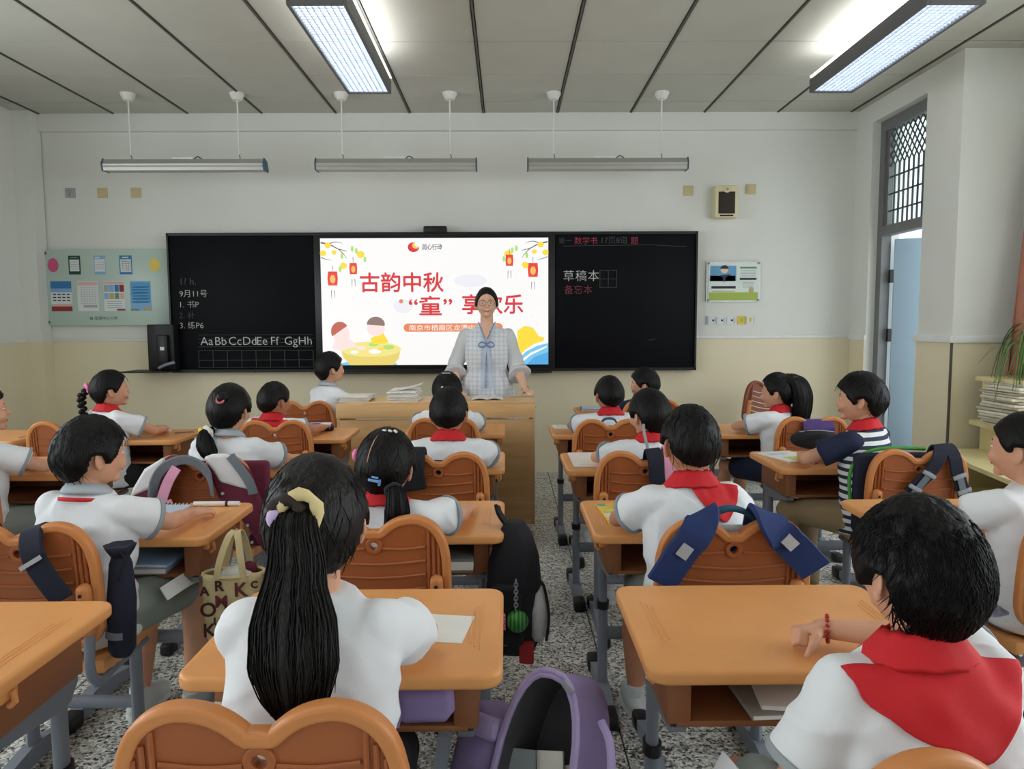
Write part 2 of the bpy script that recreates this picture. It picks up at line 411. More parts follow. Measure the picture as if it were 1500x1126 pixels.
box2('pane', (3.245, 5.56, 2.17), (3.25, 6.185, 2.96), m_glass, d)
bm = bmesh.new(); ya, yb, za, zb = 5.56, 6.185, 2.17, 2.96; n = 9; w = (yb - ya) / n; zl = 2.66
for k in range(1, n): box(bm, (3.225, ya + k * w, (za + zl) / 2), (.012, .012, zl - za))
for zz in (2.29, 2.43, 2.57): box(bm, (3.225, (ya + yb) / 2, zz), (.012, yb - ya, .012))
def bar(p, q): tube(bm, [(3.225, p[0], p[1]), (3.225, q[0], q[1])], .0065, 6)
for k in range(-5, n + 1):     # the diamond lattice above the upright bars
    for s in (1, -1):
        y0 = ya + k * w if s == 1 else yb - k * w; y1 = y0 + s * w * 3.4; z1 = zb; z0 = zl
        pa, pb = V((y0, z0)), V((y1, z1))
        lo, hi = ya, yb
        ts = [0, 1]
        dy = y1 - y0
        t0 = (lo - y0) / dy; t1 = (hi - y0) / dy
        a_, b_ = max(0, min(t0, t1)), min(1, max(t0, t1))
        if b_ - a_ > .05: bar(pa.lerp(pb, a_), pa.lerp(pb, b_))
finish(bm, 'fanlight_bars', m_fan, d)
lf = boxo('door_leaf', (.40, 0, 1.03), (.80, .045, 2.04), m_leaf, d, .004)
lf.location = (3.285, 6.19, .01); lf.rotation_euler = (0, 0, math.radians(-24))
for zz in (.35, 1.25, 1.75): boxo('hinge', (3.262, 6.185, zz), (.03, .03, .11), m_black, d)
boxo('handle', (.72, -.045, 1.0), (.12, .04, .03), m_alu, d, .01).matrix_world = Matrix.Translation((3.285, 6.19, .01)) @ Matrix.Rotation(math.radians(-24), 4, 'Z')
# corridor outside the door
struct(box2('floor_outside', (3.3, 5.0, -.06), (6.5, 9.0, -.005), M('corridor_floor', (180, 182, 180), .6)))
struct(box2('wall_outside', (6.4, 4.8, 0), (6.5, 10.0, 1.1), M('corridor_parapet', (225, 228, 226), .8)))

# ------------------------------------------------------------------ ceiling grille lamps
m_tube = EM('lit_diffuser', (250, 251, 255), 9.0); m_up = EM('lit_top_strip', (255, 250, 225), 1.3)
m_lampframe = M('grey_lamp_frame', (92, 94, 94), .5); m_louvre = M('bright_louvre', (176, 186, 202), .35, .02, metal=.3)
lv = bmesh.new()
for k in range(1, 8): box(lv, (-.13 + k * .0325, 0, .014), (.0035, 1.34, .024))
for k in range(1, 42): box(lv, (0, -.67 + k * .0326, .014), (.258, .0035, .024))
lv_me = bpy.data.meshes.new('louvre'); lv.to_mesh(lv_me); lv.free()
for i, (lx, ly) in enumerate(LAMPS):
    lab = ['lit white grille lamp hanging nearest the middle of the ceiling, bright over the screen side', 'lit white grille lamp hanging beside the barred fanlight of the door',
           'added unseen grille lamp over the second rows, on the screen side', 'added unseen grille lamp over the second rows, on the door side', 'added unseen grille lamp at the back, on the window side', 'added unseen grille lamp at the back, on the door side'][i]
    t = thing('grille_lamp', lab, 'ceiling lamp', (lx, ly, 2.935), 0, 'grille lamps under the ceiling')
    bm = bmesh.new()
    for sx in (-1, 1): box(bm, (sx * .14, 0, .04), (.018, 1.40, .09), .003)
    for sy in (-1, 1): box(bm, (0, sy * .69, .04), (.262, .02, .09), .003)
    finish(bm, 'frame', m_lampframe, t)
    boxo('diffuser', (0, 0, .035), (.262, 1.36, .006), m_tube, t)
    o = link(lv_me, 'louvre', None, t); o['kind'] = 'stuff'
    if not lv_me.materials: lv_me.materials.append(m_louvre)
    for sx in (-1, 1): boxo('light_strip', (sx * .125, 0, .098), (.06, 1.36, .01), m_up, t)
    for sy in (-.45, .45):
        tubeo('rod', [(0, sy, .09), (0, sy, CZ - 2.935 - .02)], .006, m_white, t); tubeo('ceiling_cap', [(0, sy, CZ - 2.935 - .03), (0, sy, CZ - 2.935)], [.028, .035], m_white, t, 14)
# blackboard lamps (off)
m_cap = M('blue_grey_end_cap', (60, 92, 112), .5)
prof = [(-.045, 0), (.05, .0), (.055, .02), (.03, .075), (-.03, .09), (-.055, .05)]
for i, (x, lab) in enumerate(((-2.586, 'unlit silver strip lamp on two rods over the alphabet board'), (-.883, 'unlit silver strip lamp on two rods over the lit screen'), (.822, 'unlit silver strip lamp on two rods over the red-chalk board'))):
    t = thing('board_lamp', lab, 'lamp', (x, 6.0, 2.60), 0, 'strip lamps over the blackboard')
    bm = bmesh.new(); prism(bm, prof, -.64, .64, 'x'); finish(bm, 'housing', m_alu, t)
    bm = bmesh.new(); box(bm, (0, -.058, .03), (1.27, .006, .012)); finish(bm, 'rail', m_alu, t)
    for s in (-1, 1):
        bm = bmesh.new(); prism(bm, [(p[0] * 1.12, p[1] * 1.1 - .003) for p in prof], s * .64, s * .65, 'x'); finish(bm, 'end_cap', m_cap, t)
        sx = s * .435
        tubeo('rod', [(sx, 0, .13), (sx, 0, CZ - 2.62)], .0065, m_white, t)
        tubeo('hook', [(sx, 0, .085), (sx + .008, 0, .10), (sx, 0, .135)], .005, m_steel, t)
        tubeo('ceiling_cap', [(sx, 0, CZ - 2.60 - .055), (sx, 0, CZ - 2.60 - .02), (sx, 0, CZ - 2.60)], [.035, .055, .06], m_white, t, 18)
    boxo('driver_box', (-.02, .01, .10), (.17, .04, .022), m_white, t, .003)
    tubeo('cable', [(.07, 0, .09), (.10, 0, .115), (.14, 0, .092)], .004, m_black, t, smooth_pts=4)

# ------------------------------------------------------------------ blackboard and screen
m_chalk = M('white_chalk', (208, 208, 204), .9, .2, 60); m_chalk2 = M('faint_chalk', (92, 94, 98), .9, .2, 60); m_chalkr = M('pink_chalk', (206, 84, 108), .9, .2, 60)
m_green = M('green_chalk_line', (110, 150, 70), .9); m_chalkp = M('dull_pink_chalk', (150, 76, 92), .9, .2, 60)
BY = WY - .10
t = thing('blackboard', 'long black board across the front wall with chalk writing either side of the screen', 'blackboard', (0, BY, 0))
def bb(name, x0, x1, z0, z1, y0, y1, mat, parent=t): return box2(name, (x0, y0, z0), (x1, y1, z1), mat, parent, .003)
bb('writing_panel', -2.98, -1.70, .955, 2.155, .0, .03, m_board); bb('writing_panel', .43, 1.68, .965, 2.155, .0, .03, m_board)
bm = bmesh.new()
for (x0, x1, z0, z1) in ((-2.99, 1.695, 2.145, 2.17), (-2.99, 1.695, .94, .965), (-2.99, -2.975, .94, 2.17), (1.68, 1.695, .94, 2.17)):
    box(bm, ((x0 + x1) / 2, .03, (z0 + z1) / 2), (x1 - x0, .09, z1 - z0))
finish(bm, 'frame', m_frame, t)
bb('tray', -1.65, .40, .925, .94, -.06, .03, m_frame)
def ch(body, size, x, z, mat=m_chalk, name='chalk_writing', rot=0): text(name, body, size, (x, -.0016, z), mat, t, -.001, rot=Matrix.Rotation(rot, 4, 'Y'))
ch('1? h.', .085, -2.90, 1.72, m_chalk2); ch('9月11号', .072, -2.90, 1.615, m_chalk); ch('1. 书P', .072, -2.91, 1.52, m_chalk); ch('2. 补', .072, -2.91, 1.425, m_chalk2); ch('3. 练P6', .072, -2.91, 1.335, m_chalk)
for k, s in enumerate(('Aa', 'Bb', 'Cc', 'Dd', 'Ee', 'Ff', 'Gg', 'Hh')): ch(s, .105, -2.73 + k * .124, 1.185, m_chalk)
ch('草', .105, .50, 1.745, m_chalk); ch('稿', .105, .61, 1.745, m_chalk); ch('本', .105, .72, 1.745, m_chalk)
ch('备忘本', .085, .51, 1.63, m_chalkp)
ch('数学书', .07, .60, 2.065, m_chalkr); ch('17页8道', .07, .83, 2.07, m_chalk2); ch('题', .07, 1.10, 2.065, m_chalkr); ch('第一', .06, .46, 2.07, m_chalk2)
bm = bmesh.new()
for z in (1.275, 1.24, 1.205, 1.17): box(bm, (-2.24, -.001, z), (1.02, .001, .0025))
for z in (1.135, 1.05, .985): box(bm, (-2.24, -.001, z), (1.02, .001, .0025))
finish(bm, 'staff_line', m_chalk2, t)
bm = bmesh.new()
for k in range(9): box(bm, (-2.75 + k * .1275, -.001, 1.06), (.0025, .001, .15))
finish(bm, 'grid_line', M('green_grey_chalk', (98, 116, 92), .9), t)
bm = bmesh.new()
for z in (1.83, 1.755, 1.68): box(bm, (.905, -.001, z), (.15, .001, .003))
for x in (.83, .905, .98): box(bm, (x, -.001, 1.755), (.003, .001, .15))
finish(bm, 'chalk_square', m_chalk2, t); bm = bmesh.new(); tube(bm, [(.5, -.001, 2.045), (.9, -.001, 2.05), (1.3, -.001, 2.052), (1.6, -.001, 2.035)], .0018, 4)
finish(bm, 'chalk_underline', m_chalk2, t)
for z_ in (0,): bm = bmesh.new(); tube(bm, [(1.27, -.001, 1.21), (1.31, -.001, 1.215), (1.33, -.001, 1.225)], .002, 4)
finish(bm, 'chalk_line', m_chalk2, t)
# the lit screen
s = thing('display_screen', 'large lit screen showing a mid-autumn festival slide in red characters', 'screen', (0, BY, 0))
box2('bezel', (-1.70, -.012, .955), (.43, .05, 2.16), m_frame, s, .004)
SX0, SX1, SZ0, SZ1 = -1.64, .37, 1.0, 2.118
box2('slide', (SX0, -.0135, SZ0), (SX1, -.012, SZ1), EM('slide_white', (250, 249, 248), 0.81), s)
SYY = [-.0142]
def lay():
    SYY[0] -= .00012; return SYY[0]
def U(u, v): return (SX0 + (SX1 - SX0) * (u - 474) / 328.0, SZ1 - (SZ1 - SZ0) * (v - 351) / 182.0)   # slide's own grid
def spoly(name, pts, mat): y = lay(); return prismo(name, [U(*p) for p in pts], y, y - .0001, mat, s)
def sell(name, cx, cy, rx, ry, mat, a0=0, a1=360, n=26):
    return spoly(name, [(cx + rx * math.cos(math.radians(a0 + (a1 - a0) * k / n)), cy + ry * math.sin(math.radians(a0 + (a1 - a0) * k / n))) for k in range(n if a1 - a0 == 360 else n + 1)], mat)
e_red = EM('slide_red', (222, 52, 62), 0.77); e_or = EM('slide_orange', (240, 138, 92), 0.77); e_lan = EM('slide_lantern', (232, 66, 48), 0.81); e_glow = EM('slide_lantern_glow', (255, 190, 110), 0.81)
e_yel = EM('slide_yellow', (252, 222, 60), 0.81); e_tab = EM('slide_table', (244, 230, 140), 0.81); e_blue = EM('slide_blue', (120, 200, 238), 0.81); e_br = EM('slide_branch', (112, 100, 84), 0.65)
e_gr = EM('slide_green', (178, 226, 110), 0.81); e_hair = EM('slide_brown', (150, 124, 116), 0.73); e_hair2 = EM('slide_redbrown', (204, 104, 88), 0.73); e_skin = EM('slide_pink', (252, 228, 224), 0.81); e_ink = EM('slide_ink', (70, 66, 70), 0.57); e_w = EM('slide_text_white', (255, 250, 245), 0.81); e_cloud = EM('slide_pale_cloud', (238, 238, 244), 0.81)
def stext(body, size, u, v, mat, bold=0.0, width=None, name='lettering'):
    x, z = U(u, v); return text(name, body, size, (x, lay(), z), mat, s, bold, width=width)
PX = (SX1 - SX0) / 328.0
def bold_text(body, size, u, v, mat, width):
    x, z = U(u, v); y = lay(); bm = bmesh.new(); me = text_mesh(body, size)
    xs = [q.co.x for q in me.vertices]; me.transform(Matrix.Translation((x, y, z)) @ Matrix.Diagonal((width / (max(xs) - min(xs)), 1, 1, 1)) @ Matrix.Translation((-min(xs), 0, 0)))
    for k, (dx, dz) in enumerate(((0, 0), (.006, 0), (.003, .004), (.003, -.004))):
        m2 = me.copy(); m2.transform(Matrix.Translation((dx, -.00002 * k, dz))); bm.from_mesh(m2)
    me2 = bpy.data.meshes.new('lettering'); bm.to_mesh(me2); bm.free(); return link(me2, 'lettering', mat, s)
sell('cloud', 690, 412, 24, 9, e_cloud); sell('cloud', 592, 448, 14, 10, e_cloud); sell('moon', 589, 441, 3, 3, e_or)
bold_text('古韵中秋', .182, 530, 425, e_red, 120 * PX); bold_text('“童”', .182, 600, 459, e_red, 62 * PX); bold_text('享欢乐', .182, 677, 457, e_red, 88 * PX)
spoly('pill', [(598 + 6 * math.cos(a), 479 + 6 * math.sin(a)) for a in [PI / 2 + k * PI / 8 for k in range(9)]] + [(730 + 6 * math.cos(a), 479 + 6 * math.sin(a)) for a in [-PI / 2 + k * PI / 8 for k in range(9)]], e_or)
stext('南京市栖霞区龙潭中心小学', .055, 600, 482.5, e_w, 0, 128 * PX)
# round emblem and its name
sell('emblem', 608, 364, 8.2, 7, e_red); sell('emblem', 611.5, 361.5, 5.5, 4.6, EM('slide_gold', (250, 196, 80), 0.81)); sell('emblem', 614, 360, 4.2, 3.6, EM('slide_white', (250, 249, 248), 0.81))
stext('润心行动', .055, 620, 367, e_ink, .0006, 29 * PX); spoly('caption_line', [(626, 370), (646, 370), (646, 370.8), (626, 370.8)], e_cloud)
def branch(pts, w=1.0):
    P = spline([(p[0], p[1], 0) for p in pts], 4); a = []; b = []
    for i, p in enumerate(P):
        tt = (P[min(i + 1, len(P) - 1)] - P[max(i - 1, 0)]).normalized(); ww = w * (1 - .75 * i / len(P)); a.append((p.x - tt.y * ww, p.y + tt.x * ww)); b.append((p.x + tt.y * ww, p.y - tt.x * ww))
    spoly('branch', a + b[::-1], e_br)
for mir in (0, 1):
    def mx(u): return u if not mir else 1276 - u
    branch([(mx(475), 357), (mx(488), 360), (mx(500), 366), (mx(512), 369)], 1.1); branch([(mx(486), 359), (mx(496), 356), (mx(506), 358)], .7); branch([(mx(475), 378), (mx(483), 381), (mx(490), 382)], .6); branch([(mx(500), 366), (mx(508), 374), (mx(512), 380)], .6)
    for (u, v, r) in ((485, 361, 4.5), (478, 372, 4.5), (532, 374, 5.5), (507, 390, 5), (494, 371, 3.5)): sell('blossom', mx(u), v, r, r * .9, e_yel)
    for (u, v) in ((505, 376), (526, 369), (538, 381), (502, 395), (520, 366)): sell('leaf', mx(u), v, 2, 4.2, e_gr)
    for (u, v, w, h) in ((491, 408, 6.5, 10), (521, 394, 5, 8)):
        if mir: u, v = {491: 780, 521: 746}[u], v - 11
        branch([(u, v - h - 8), (u, v - h)], .5); spoly('lantern', [(u - w, v - h), (u + w, v - h), (u + w * 1.15, v), (u + w, v + h), (u - w, v + h), (u - w * 1.15, v)], e_lan)
        sell('lantern_glow', u, v + 1, w * .6, h * .6, e_glow)
        for q in (-1, 1): branch([(u + q * 2, v + h + 7), (u + q * 2.4, v + h + 18)], .5)
# two children at a round table of food, hills and waves along the foot of the slide
sell('wave', 516, 533, 18, 5, e_blue, 180, 360); sell('wave', 556, 533, 26, 6, e_blue, 180, 360)
spoly('table_drawing', [(500, 510), (588, 508), (584, 524), (576, 533), (514, 533), (504, 522)], EM('slide_table_edge', (236, 212, 112), 0.81)); sell('table_drawing', 544, 510, 44, 11, e_tab)
for (u, v, r, e) in ((530, 508, 7, e_skin), (550, 513, 9, e_w), (570, 507, 8, e_gr), (520, 514, 6, e_w), (548, 503, 7, e_gr), (558, 510, 4, e_yel)): sell('food_drawing', u, v, r, r * .42, e)
spoly('child_drawing', [(492, 498), (516, 496), (524, 506), (500, 512), (488, 508)], e_skin); sell('child_drawing', 502, 488, 12, 14, e_skin); sell('child_drawing', 500, 484, 13, 14, e_hair2, 150, 325)
spoly('child_drawing', [(544, 494), (562, 485), (570, 500), (556, 503), (546, 502)], e_yel); sell('child_drawing', 552, 480, 13, 11, e_skin); sell('child_drawing', 552, 474, 13, 11, e_hair, 178, 372)
spoly('hill_drawing', [(757, 512), (757, 484), (768, 477), (780, 480), (788, 492), (796, 494), (795, 499), (782, 503), (772, 509), (762, 518)], e_yel)
spoly('wave', [(757, 533), (757, 526), (770, 514), (786, 506), (802, 502), (802, 533)], e_blue); spoly('wave', [(770, 533), (782, 522), (802, 515), (802, 533)], EM('slide_deep_blue', (84, 170, 226), 0.81)); spoly('wave', [(757, 531), (776, 516), (800, 506), (800, 508), (776, 520), (760, 533)], e_w)
for (u, v) in ((778, 462), (789, 457), (785, 475)): sell('bird_drawing', u, v, 1, 1.6, e_cloud)
boxo('camera_bar', (-.625, BY - .005, 2.19), (.205, .075, .06), m_black, None, .012)
o = bpy.data.objects['camera_bar']; tag(o, 'small black camera bar standing on the top edge of the screen', 'camera')
# document camera cabinet with its little shelf
t = thing('document_camera', 'black document camera box at the lower end of the blackboard, over its thin shelf', 'document camera', (-3.04, 6.40, .97))
boxo('housing', (.0, .10, .20), (.235, .20, .40), m_black, t, .01); boxo('arm_block', (.03, -.02, .17), (.10, .05, .28), m_frame, t, .012); boxo('label_plate', (.035, -.048, .19), (.035, .003, .03), m_white, t)
boxo('shelf', (-.09, .0, -.01), (.40, .30, .012), m_black, t, .003); tubeo('arm', [(.0, -.05, .02), (.07, -.06, .05), (.14, -.05, .07)], .014, m_steel, t, smooth_pts=4)

# ------------------------------------------------------------------ things on the front wall
m_board2 = M('pale_green_glass', (188, 208, 198), .25, .03, 3); m_screw = M('steel_screw', (120, 120, 120), .35, metal=.6)
t = thing('notice_board', 'pale green glass notice board with seven pinned sheets on the front wall', 'notice board', (-3.555, WY - .035, 1.70))
boxo('panel', (0, .0, 0), (1.145, .012, .675), m_board2, t, .003)
for sx in (-1, 1):
    for sz in (-1, 1): tubeo('screw', [(sx * .545, .02, sz * .305), (sx * .545, -.014, sz * .305)], .013, m_screw, t, 12)
text('lettering', '◎ 龙潭中心小学', .035, (-.18, -.0075, -.285), M('ink_green', (70, 110, 116), .8), t)
def sheet(label, x, z, w, h, base, bits, grp='sheets on the notice board', cat='sheet', y=WY - .0425):
    r = thing('pinned_sheet', label, cat, (x, y, z), 0, grp)
    boxo('paper', (0, 0, 0), (w, .0016, h), base, r)
    for (bx, bz, bw, bh, mm) in bits: boxo('print', (bx * w, -.0011, bz * h), (bw * w, .0006, bh * h), mm, r)
    return r
PM = lambda n, c: M('print_' + n, c, .8, .03)
bl, dg_, lb, wh, rd, gy, yl, gn, pk, tx = PM('blue', (62, 126, 186)), PM('dark_green', (44, 78, 70)), PM('light_blue', (140, 182, 226)), PM('white', (224, 230, 232)), PM('maroon', (150, 60, 58)), PM('grey', (170, 176, 180)), PM('tan', (190, 176, 120)), PM('green', (110, 150, 120)), PM('pink', (224, 182, 184)), PM('ink', (52, 60, 70))
NX, NZ = -3.555, 1.70
lines = lambda n, z0, dz, m_=gy: [(0, z0 - k * dz, .74, .02, m_) for k in range(n)]
sheet('small sheet with a dark green border, upper row of the notice board', NX - .29, NZ + .20, .105, .165, dg_, [(0, -.02, .8, .62, wh), (0, .4, .6, .06, gn)] + lines(4, .15, .12))
sheet('small sheet with pale blue ends, upper row of the notice board', NX - .065, NZ + .20, .10, .165, lb, [(0, -.02, .9, .66, wh), (-.2, .4, .4, .08, wh)] + lines(4, .15, .12))
sheet('small sheet with a strong blue border and a table, upper row of the notice board', NX + .165, NZ + .20, .11, .165, bl, [(0, -.04, .86, .68, wh), (0, .4, .5, .06, wh)] + lines(5, .2, .12) + [(q, -.04, .02, .6, gy) for q in (-.25, 0, .25)])
sheet('sheet with blue sky over a red foot and rows of dark print, lower row', NX - .42, NZ - .075, .185, .265, wh, [(0, .38, 1, .24, bl), (0, .2, 1, .14, lb), (0, -.42, 1, .16, rd), (0, -.3, 1, .08, pk)] + [(-.33 + q * .22, zz, .15, .04, tx) for q in range(4) for zz in (.06, -.04, -.14)])
sheet('white timetable sheet with a pinkish head, lower row', NX - .185, NZ - .075, .185, .265, wh, [(0, .42, .96, .12, pk), (.1, -.34, .66, .09, gy)] + [(.05, .28 - q * .075, .8, .012, gy) for q in range(8)] + [(-.3 + q * .13, .02, .012, .6, gy) for q in range(6)])
sheet('white sheet with two rows of coloured photographs, lower row', NX + .05, NZ - .075, .185, .265, wh, [(0, .44, 1, .08, pk), (-.37, .26, .22, .24, gy), (-.12, .26, .24, .24, lb), (.13, .26, .2, .24, bl), (.37, .26, .22, .24, rd), (-.37, 0, .22, .2, lb), (-.12, 0, .22, .2, yl), (.13, 0, .2, .2, gn), (.37, 0, .22, .2, pk), (.3, -.46, .4, .06, rd)] + lines(4, -.18, .07))
sheet('all blue sheet with faint lines, lower row nearest the blackboard', NX + .285, NZ - .075, .185, .265, lb, [(0, .1, .9, .7, PM('sky_blue', (96, 166, 218))), (.3, -.42, .34, .1, yl), (-.3, -.46, .4, .06, gn)] + lines(6, .3, .1, lb))
for nm, lab, x, c in (('pink', 'pink paper sticker patch in the upper corner of the notice board', NX - .48, (206, 92, 136)), ('yellow', 'yellow paper sticker patch at the upper end of the notice board nearest the blackboard', NX + .42, (226, 204, 110))):
    o = tag(prismo('paper_sticker', [(x + .048 * math.cos(a), NZ + .2 + .062 * math.sin(a)) for a in [k * PI / 12 for k in range(24)]], WY - .0435, WY - .0415, M('sticker_' + nm, c, .7)), lab, 'sticker', 'stickers on the notice board')
# acrylic poster by the door side of the board
t = thing('poster', 'landscape poster with blue scene and green foot held by four screws', 'poster', (2.045, WY - .02, 1.73))
boxo('sheet', (0, 0, 0), (.455, .006, .335), PM('poster_ground', (226, 236, 230)), t)
def pr(x, z, w, h, mm): boxo('print', (x, -.0036, z), (w, .0008, h), mm, t)
pr(-.095, .075, .235, .135, PM('poster_blue', (112, 166, 208))); pr(-.10, .03, .23, .05, bl); pr(0, -.13, .44, .07, PM('poster_green', (172, 194, 96))); pr(-.09, -.05, .22, .022, tx); pr(-.09, -.085, .20, .008, yl)
pr(.13, .125, .15, .016, gn); pr(.13, .025, .15, .018, tx)
for k in range(5): pr(.13, .10 - k * .014, .14, .004, gy)
for k in range(4): pr(.13, -.005 - k * .014, .10, .004, gy)
bm = bmesh.new(); prism(bm, [(-.085 + .034 * math.cos(k * PI / 10), .105 + .03 * math.sin(k * PI / 10)) for k in range(20)], -.0044, -.0036); finish(bm, 'print', PM('face', (236, 214, 190)), t)
bm = bmesh.new(); prism(bm, [(-.085 + .037 * math.cos(k * PI / 10), .115 + .033 * math.sin(k * PI / 10)) for k in range(11)], -.0048, -.0038); finish(bm, 'print', tx, t)
bm = bmesh.new(); prism(bm, [(-.13, .055), (-.02, .07), (-.07, .04), (-.085, -.01), (-.1, .04)], -.0048, -.0038); finish(bm, 'print', tx, t)
bm = bmesh.new(); prism(bm, [(.16 + .022 * math.cos(k * PI / 8), -.075 + .028 * math.sin(k * PI / 8)) for k in range(16)], -.0044, -.0036); finish(bm, 'print', yl, t)
for sx in (-1, 1):
    for sz in (-1, 1): tubeo('screw', [(sx * .225, .012, sz * .165), (sx * .225, -.012, sz * .165)], .009, m_screw, t, 10)
boxo('acrylic', (0, .004, 0), (.49, .003, .36), M('clear_edge', (222, 228, 226), .2), t)
for i, (x, lab, mm) in enumerate(((1.815, 'grey edge card of the row under the poster', gy), (1.86, 'white card with a small arrow under the poster', wh), (1.94, 'white card with grey lines under the poster', wh), (2.03, 'white card with one grey line under the poster', wh), (2.13, 'yellow sticky card under the poster', PM('sticky_yellow', (232, 206, 74))), (2.21, 'white and yellow card at the end of the row under the poster', wh))):
    w = .02 if i == 0 else .068
    r = thing('wall_card', lab, 'card', (x, WY - .004, 1.385), 0, 'cards in a row under the poster')
    boxo('paper', (0, 0, 0), (w, .004, .075), mm, r)
    if i in (1, 2, 3): boxo('print', (.012, -.0025, 0), (.018, .001, .016), tx, r); boxo('print', (.03, -.0025, 0), (.003, .001, .05), tx, r)
    if i in (4, 5): boxo('print', (.0, -.0025, .005), (.02, .001, .04), PM('sticky_yellow', (232, 206, 74)) if i == 5 else yl, r); boxo('print', (.03, -.0025, 0), (.003, .001, .06), gn, r)
# loudspeaker and bare wall boxes
t = thing('wall_speaker', 'cream box loudspeaker with a dark grille high on the front wall', 'loudspeaker', (1.94, WY - .06, 2.425))
boxo('cabinet', (0, 0, 0), (.205, .12, .28), M('cream_speaker', (226, 216, 178), .5), t, .012); boxo('grille', (0, -.062, -.01), (.145, .006, .19), M('speaker_cloth', (58, 52, 46), .9, .2, 200), t, .004)
tubeo('badge', [(0, -.055, .105), (0, -.068, .105)], .03, M('cream_speaker', (226, 216, 178)), t, 18); tubeo('badge_ring', [(0, -.066, .105), (0, -.071, .105)], .014, M('brass', (190, 160, 100), .4), t, 14); boxo('slot', (0, -.063, -.122), (.12, .005, .012), m_black, t, .002)
m_patch = M('tan_patch', (206, 192, 148), .7)
for i, (x, z, lab, mm) in enumerate(((1.628, 2.54, 'tan blank wall plate on the blackboard side of the loudspeaker', m_patch), (2.187, 2.55, 'tan blank wall plate on the door side of the loudspeaker', m_patch), (-3.869, 2.537, 'grey socket plate high on the wall, outermost of the three', gy), (-3.585, 2.537, 'tan blank wall plate between the grey socket and another tan plate', m_patch), (-3.288, 2.537, 'tan blank wall plate nearest the blackboard of the three', m_patch))):
    r = thing('wall_plate', lab, 'wall plate', (x, WY - .005, z), 0, 'plates high on the front wall')
    boxo('plate', (0, 0, 0), (.088, .012, .088), mm, r, .003); boxo('insert', (0, -.007, 0), (.068, .004, .068), mm, r, .002)
    if i == 2:
        boxo('cross_slot', (0, -.01, .018), (.03, .003, .004), m_screw, r); boxo('cross_slot', (0, -.01, -.012), (.004, .003, .03), m_screw, r)
# ------------------------------------------------------------------ podium
t = thing('podium', 'long light-wood teacher podium with raised back edge', 'podium', (-.48, 5.10, 0))
boxo('front_panel', (0, -.235, .36), (1.29, .02, .72), m_wood, t, .002)
for sx in (-1, 1): boxo('side_panel', (sx * .655, 0, .37), (.022, .49, .74), m_wood, t, .002)
boxo('front_band', (0, -.252, .775), (1.335, .022, .085), m_wood2, t, .004); boxo('top', (0, .01, .812), (1.35, .54, .03), m_wood2, t, .004)
boxo('back_ledge', (.09, -.235, .833), (1.15, .045, .016), m_wood2, t, .003)
boxo('plinth', (0, 0, .03), (1.27, .46, .06), m_wood, t)

# ------------------------------------------------------------------ desks
def rrect(hx, hy, r, n=5):
    out = []
    for (sx, sy, a0) in ((1, 1, 0), (-1, 1, 90), (-1, -1, 180), (1, -1, 270)):
        for k in range(n + 1):
            a = math.radians(a0 + 90 * k / n); out.append((sx * (hx - r) + r * math.cos(a), sy * (hy - r) + r * math.sin(a)))
    return out
DZ = .705
def make_desk():
    t = thing('school_desk', '-', 'desk')
    me = plate([rrect(.30, .22, .03)], .03, .009, 3); me.transform(Matrix.Rotation(-PI / 2, 4, 'X')); me.transform(Matrix.Translation((0, 0, DZ - .015)))
    me.polygons.foreach_set('use_smooth', [True] * len(me.polygons)); me.set_sharp_from_angle(angle=.6)
    link(me, 'desk_top', m_orange, t)
    for sx in (-1, 1):
        bm = bmesh.new()
        for k in (0, 1, 2): box(bm, (sx * (.262 - k * .011), -.0 , DZ), (.0035, .24 - k * .03, .003), .001)
        finish(bm, 'pen_groove', m_orange, t)
    bm = bmesh.new()
    for sx in (-1, 1): box(bm, (sx * .235, .0, .625), (.05, .32, .13), .006)
    box(bm, (0, .155, .625), (.46, .012, .13)); box(bm, (0, 0, .562), (.48, .32, .014), .004)
    finish(bm, 'book_box', m_box, t, True, .6)
    for sx in (-1, 1):
        bm = bmesh.new(); tube(bm, [(sx * .235, .10, .07), (sx * .235, .10, .36)], .024, 12, True, (.75, 1.15), (1, 0, 0)); tube(bm, [(sx * .235, .10, .36), (sx * .235, .10, .55)], .020, 12, True, (.75, 1.15), (1, 0, 0))
        finish(bm, 'leg', m_steel, t, True, .8)
        tubeo('collar', [(sx * .235, .10, .345), (sx * .235, .10, .372)], .028, m_black, t, 12, (.8, 1.12), (1, 0, 0))
        bm = bmesh.new(); prism(bm, [(-.16, .556), (.15, .556), (.15, .545), (.12, .51), (.06, .51), (-.15, .54)], sx * .235 - .016, sx * .235 + .016, 'x'); finish(bm, 'support_arm', m_steel, t)
        bm = bmesh.new(); prism(bm, [(-.07, .012), (.34, .012), (.34, .04), (.15, .075), (.05, .075), (-.07, .045)], sx * .235 - .021, sx * .235 + .021, 'x'); finish(bm, 'foot_bar', m_steel, t)
        for yy in (-.075, .335): boxo('foot_cap', (sx * .235, yy, .028), (.056, .085, .055), m_black, t, .012)
        bm = bmesh.new(); tube(bm, [(sx * .26, -.11, .66), (sx * .285, -.11, .655), (sx * .287, -.11, .635), (sx * .275, -.11, .625)], .007, 6); box(bm, (sx * .268, -.11, .655), (.02, .05, .035), .004)
        finish(bm, 'bag_hook', m_orange, t, True, .8)
    tubeo('cross_bar', [(-.235, .10, .25), (.235, .10, .25)], .019, m_steel, t, 10, (.7, 1.3), (0, 1, 0))
    return t
desk0 = make_desk(); desk_used = [False]
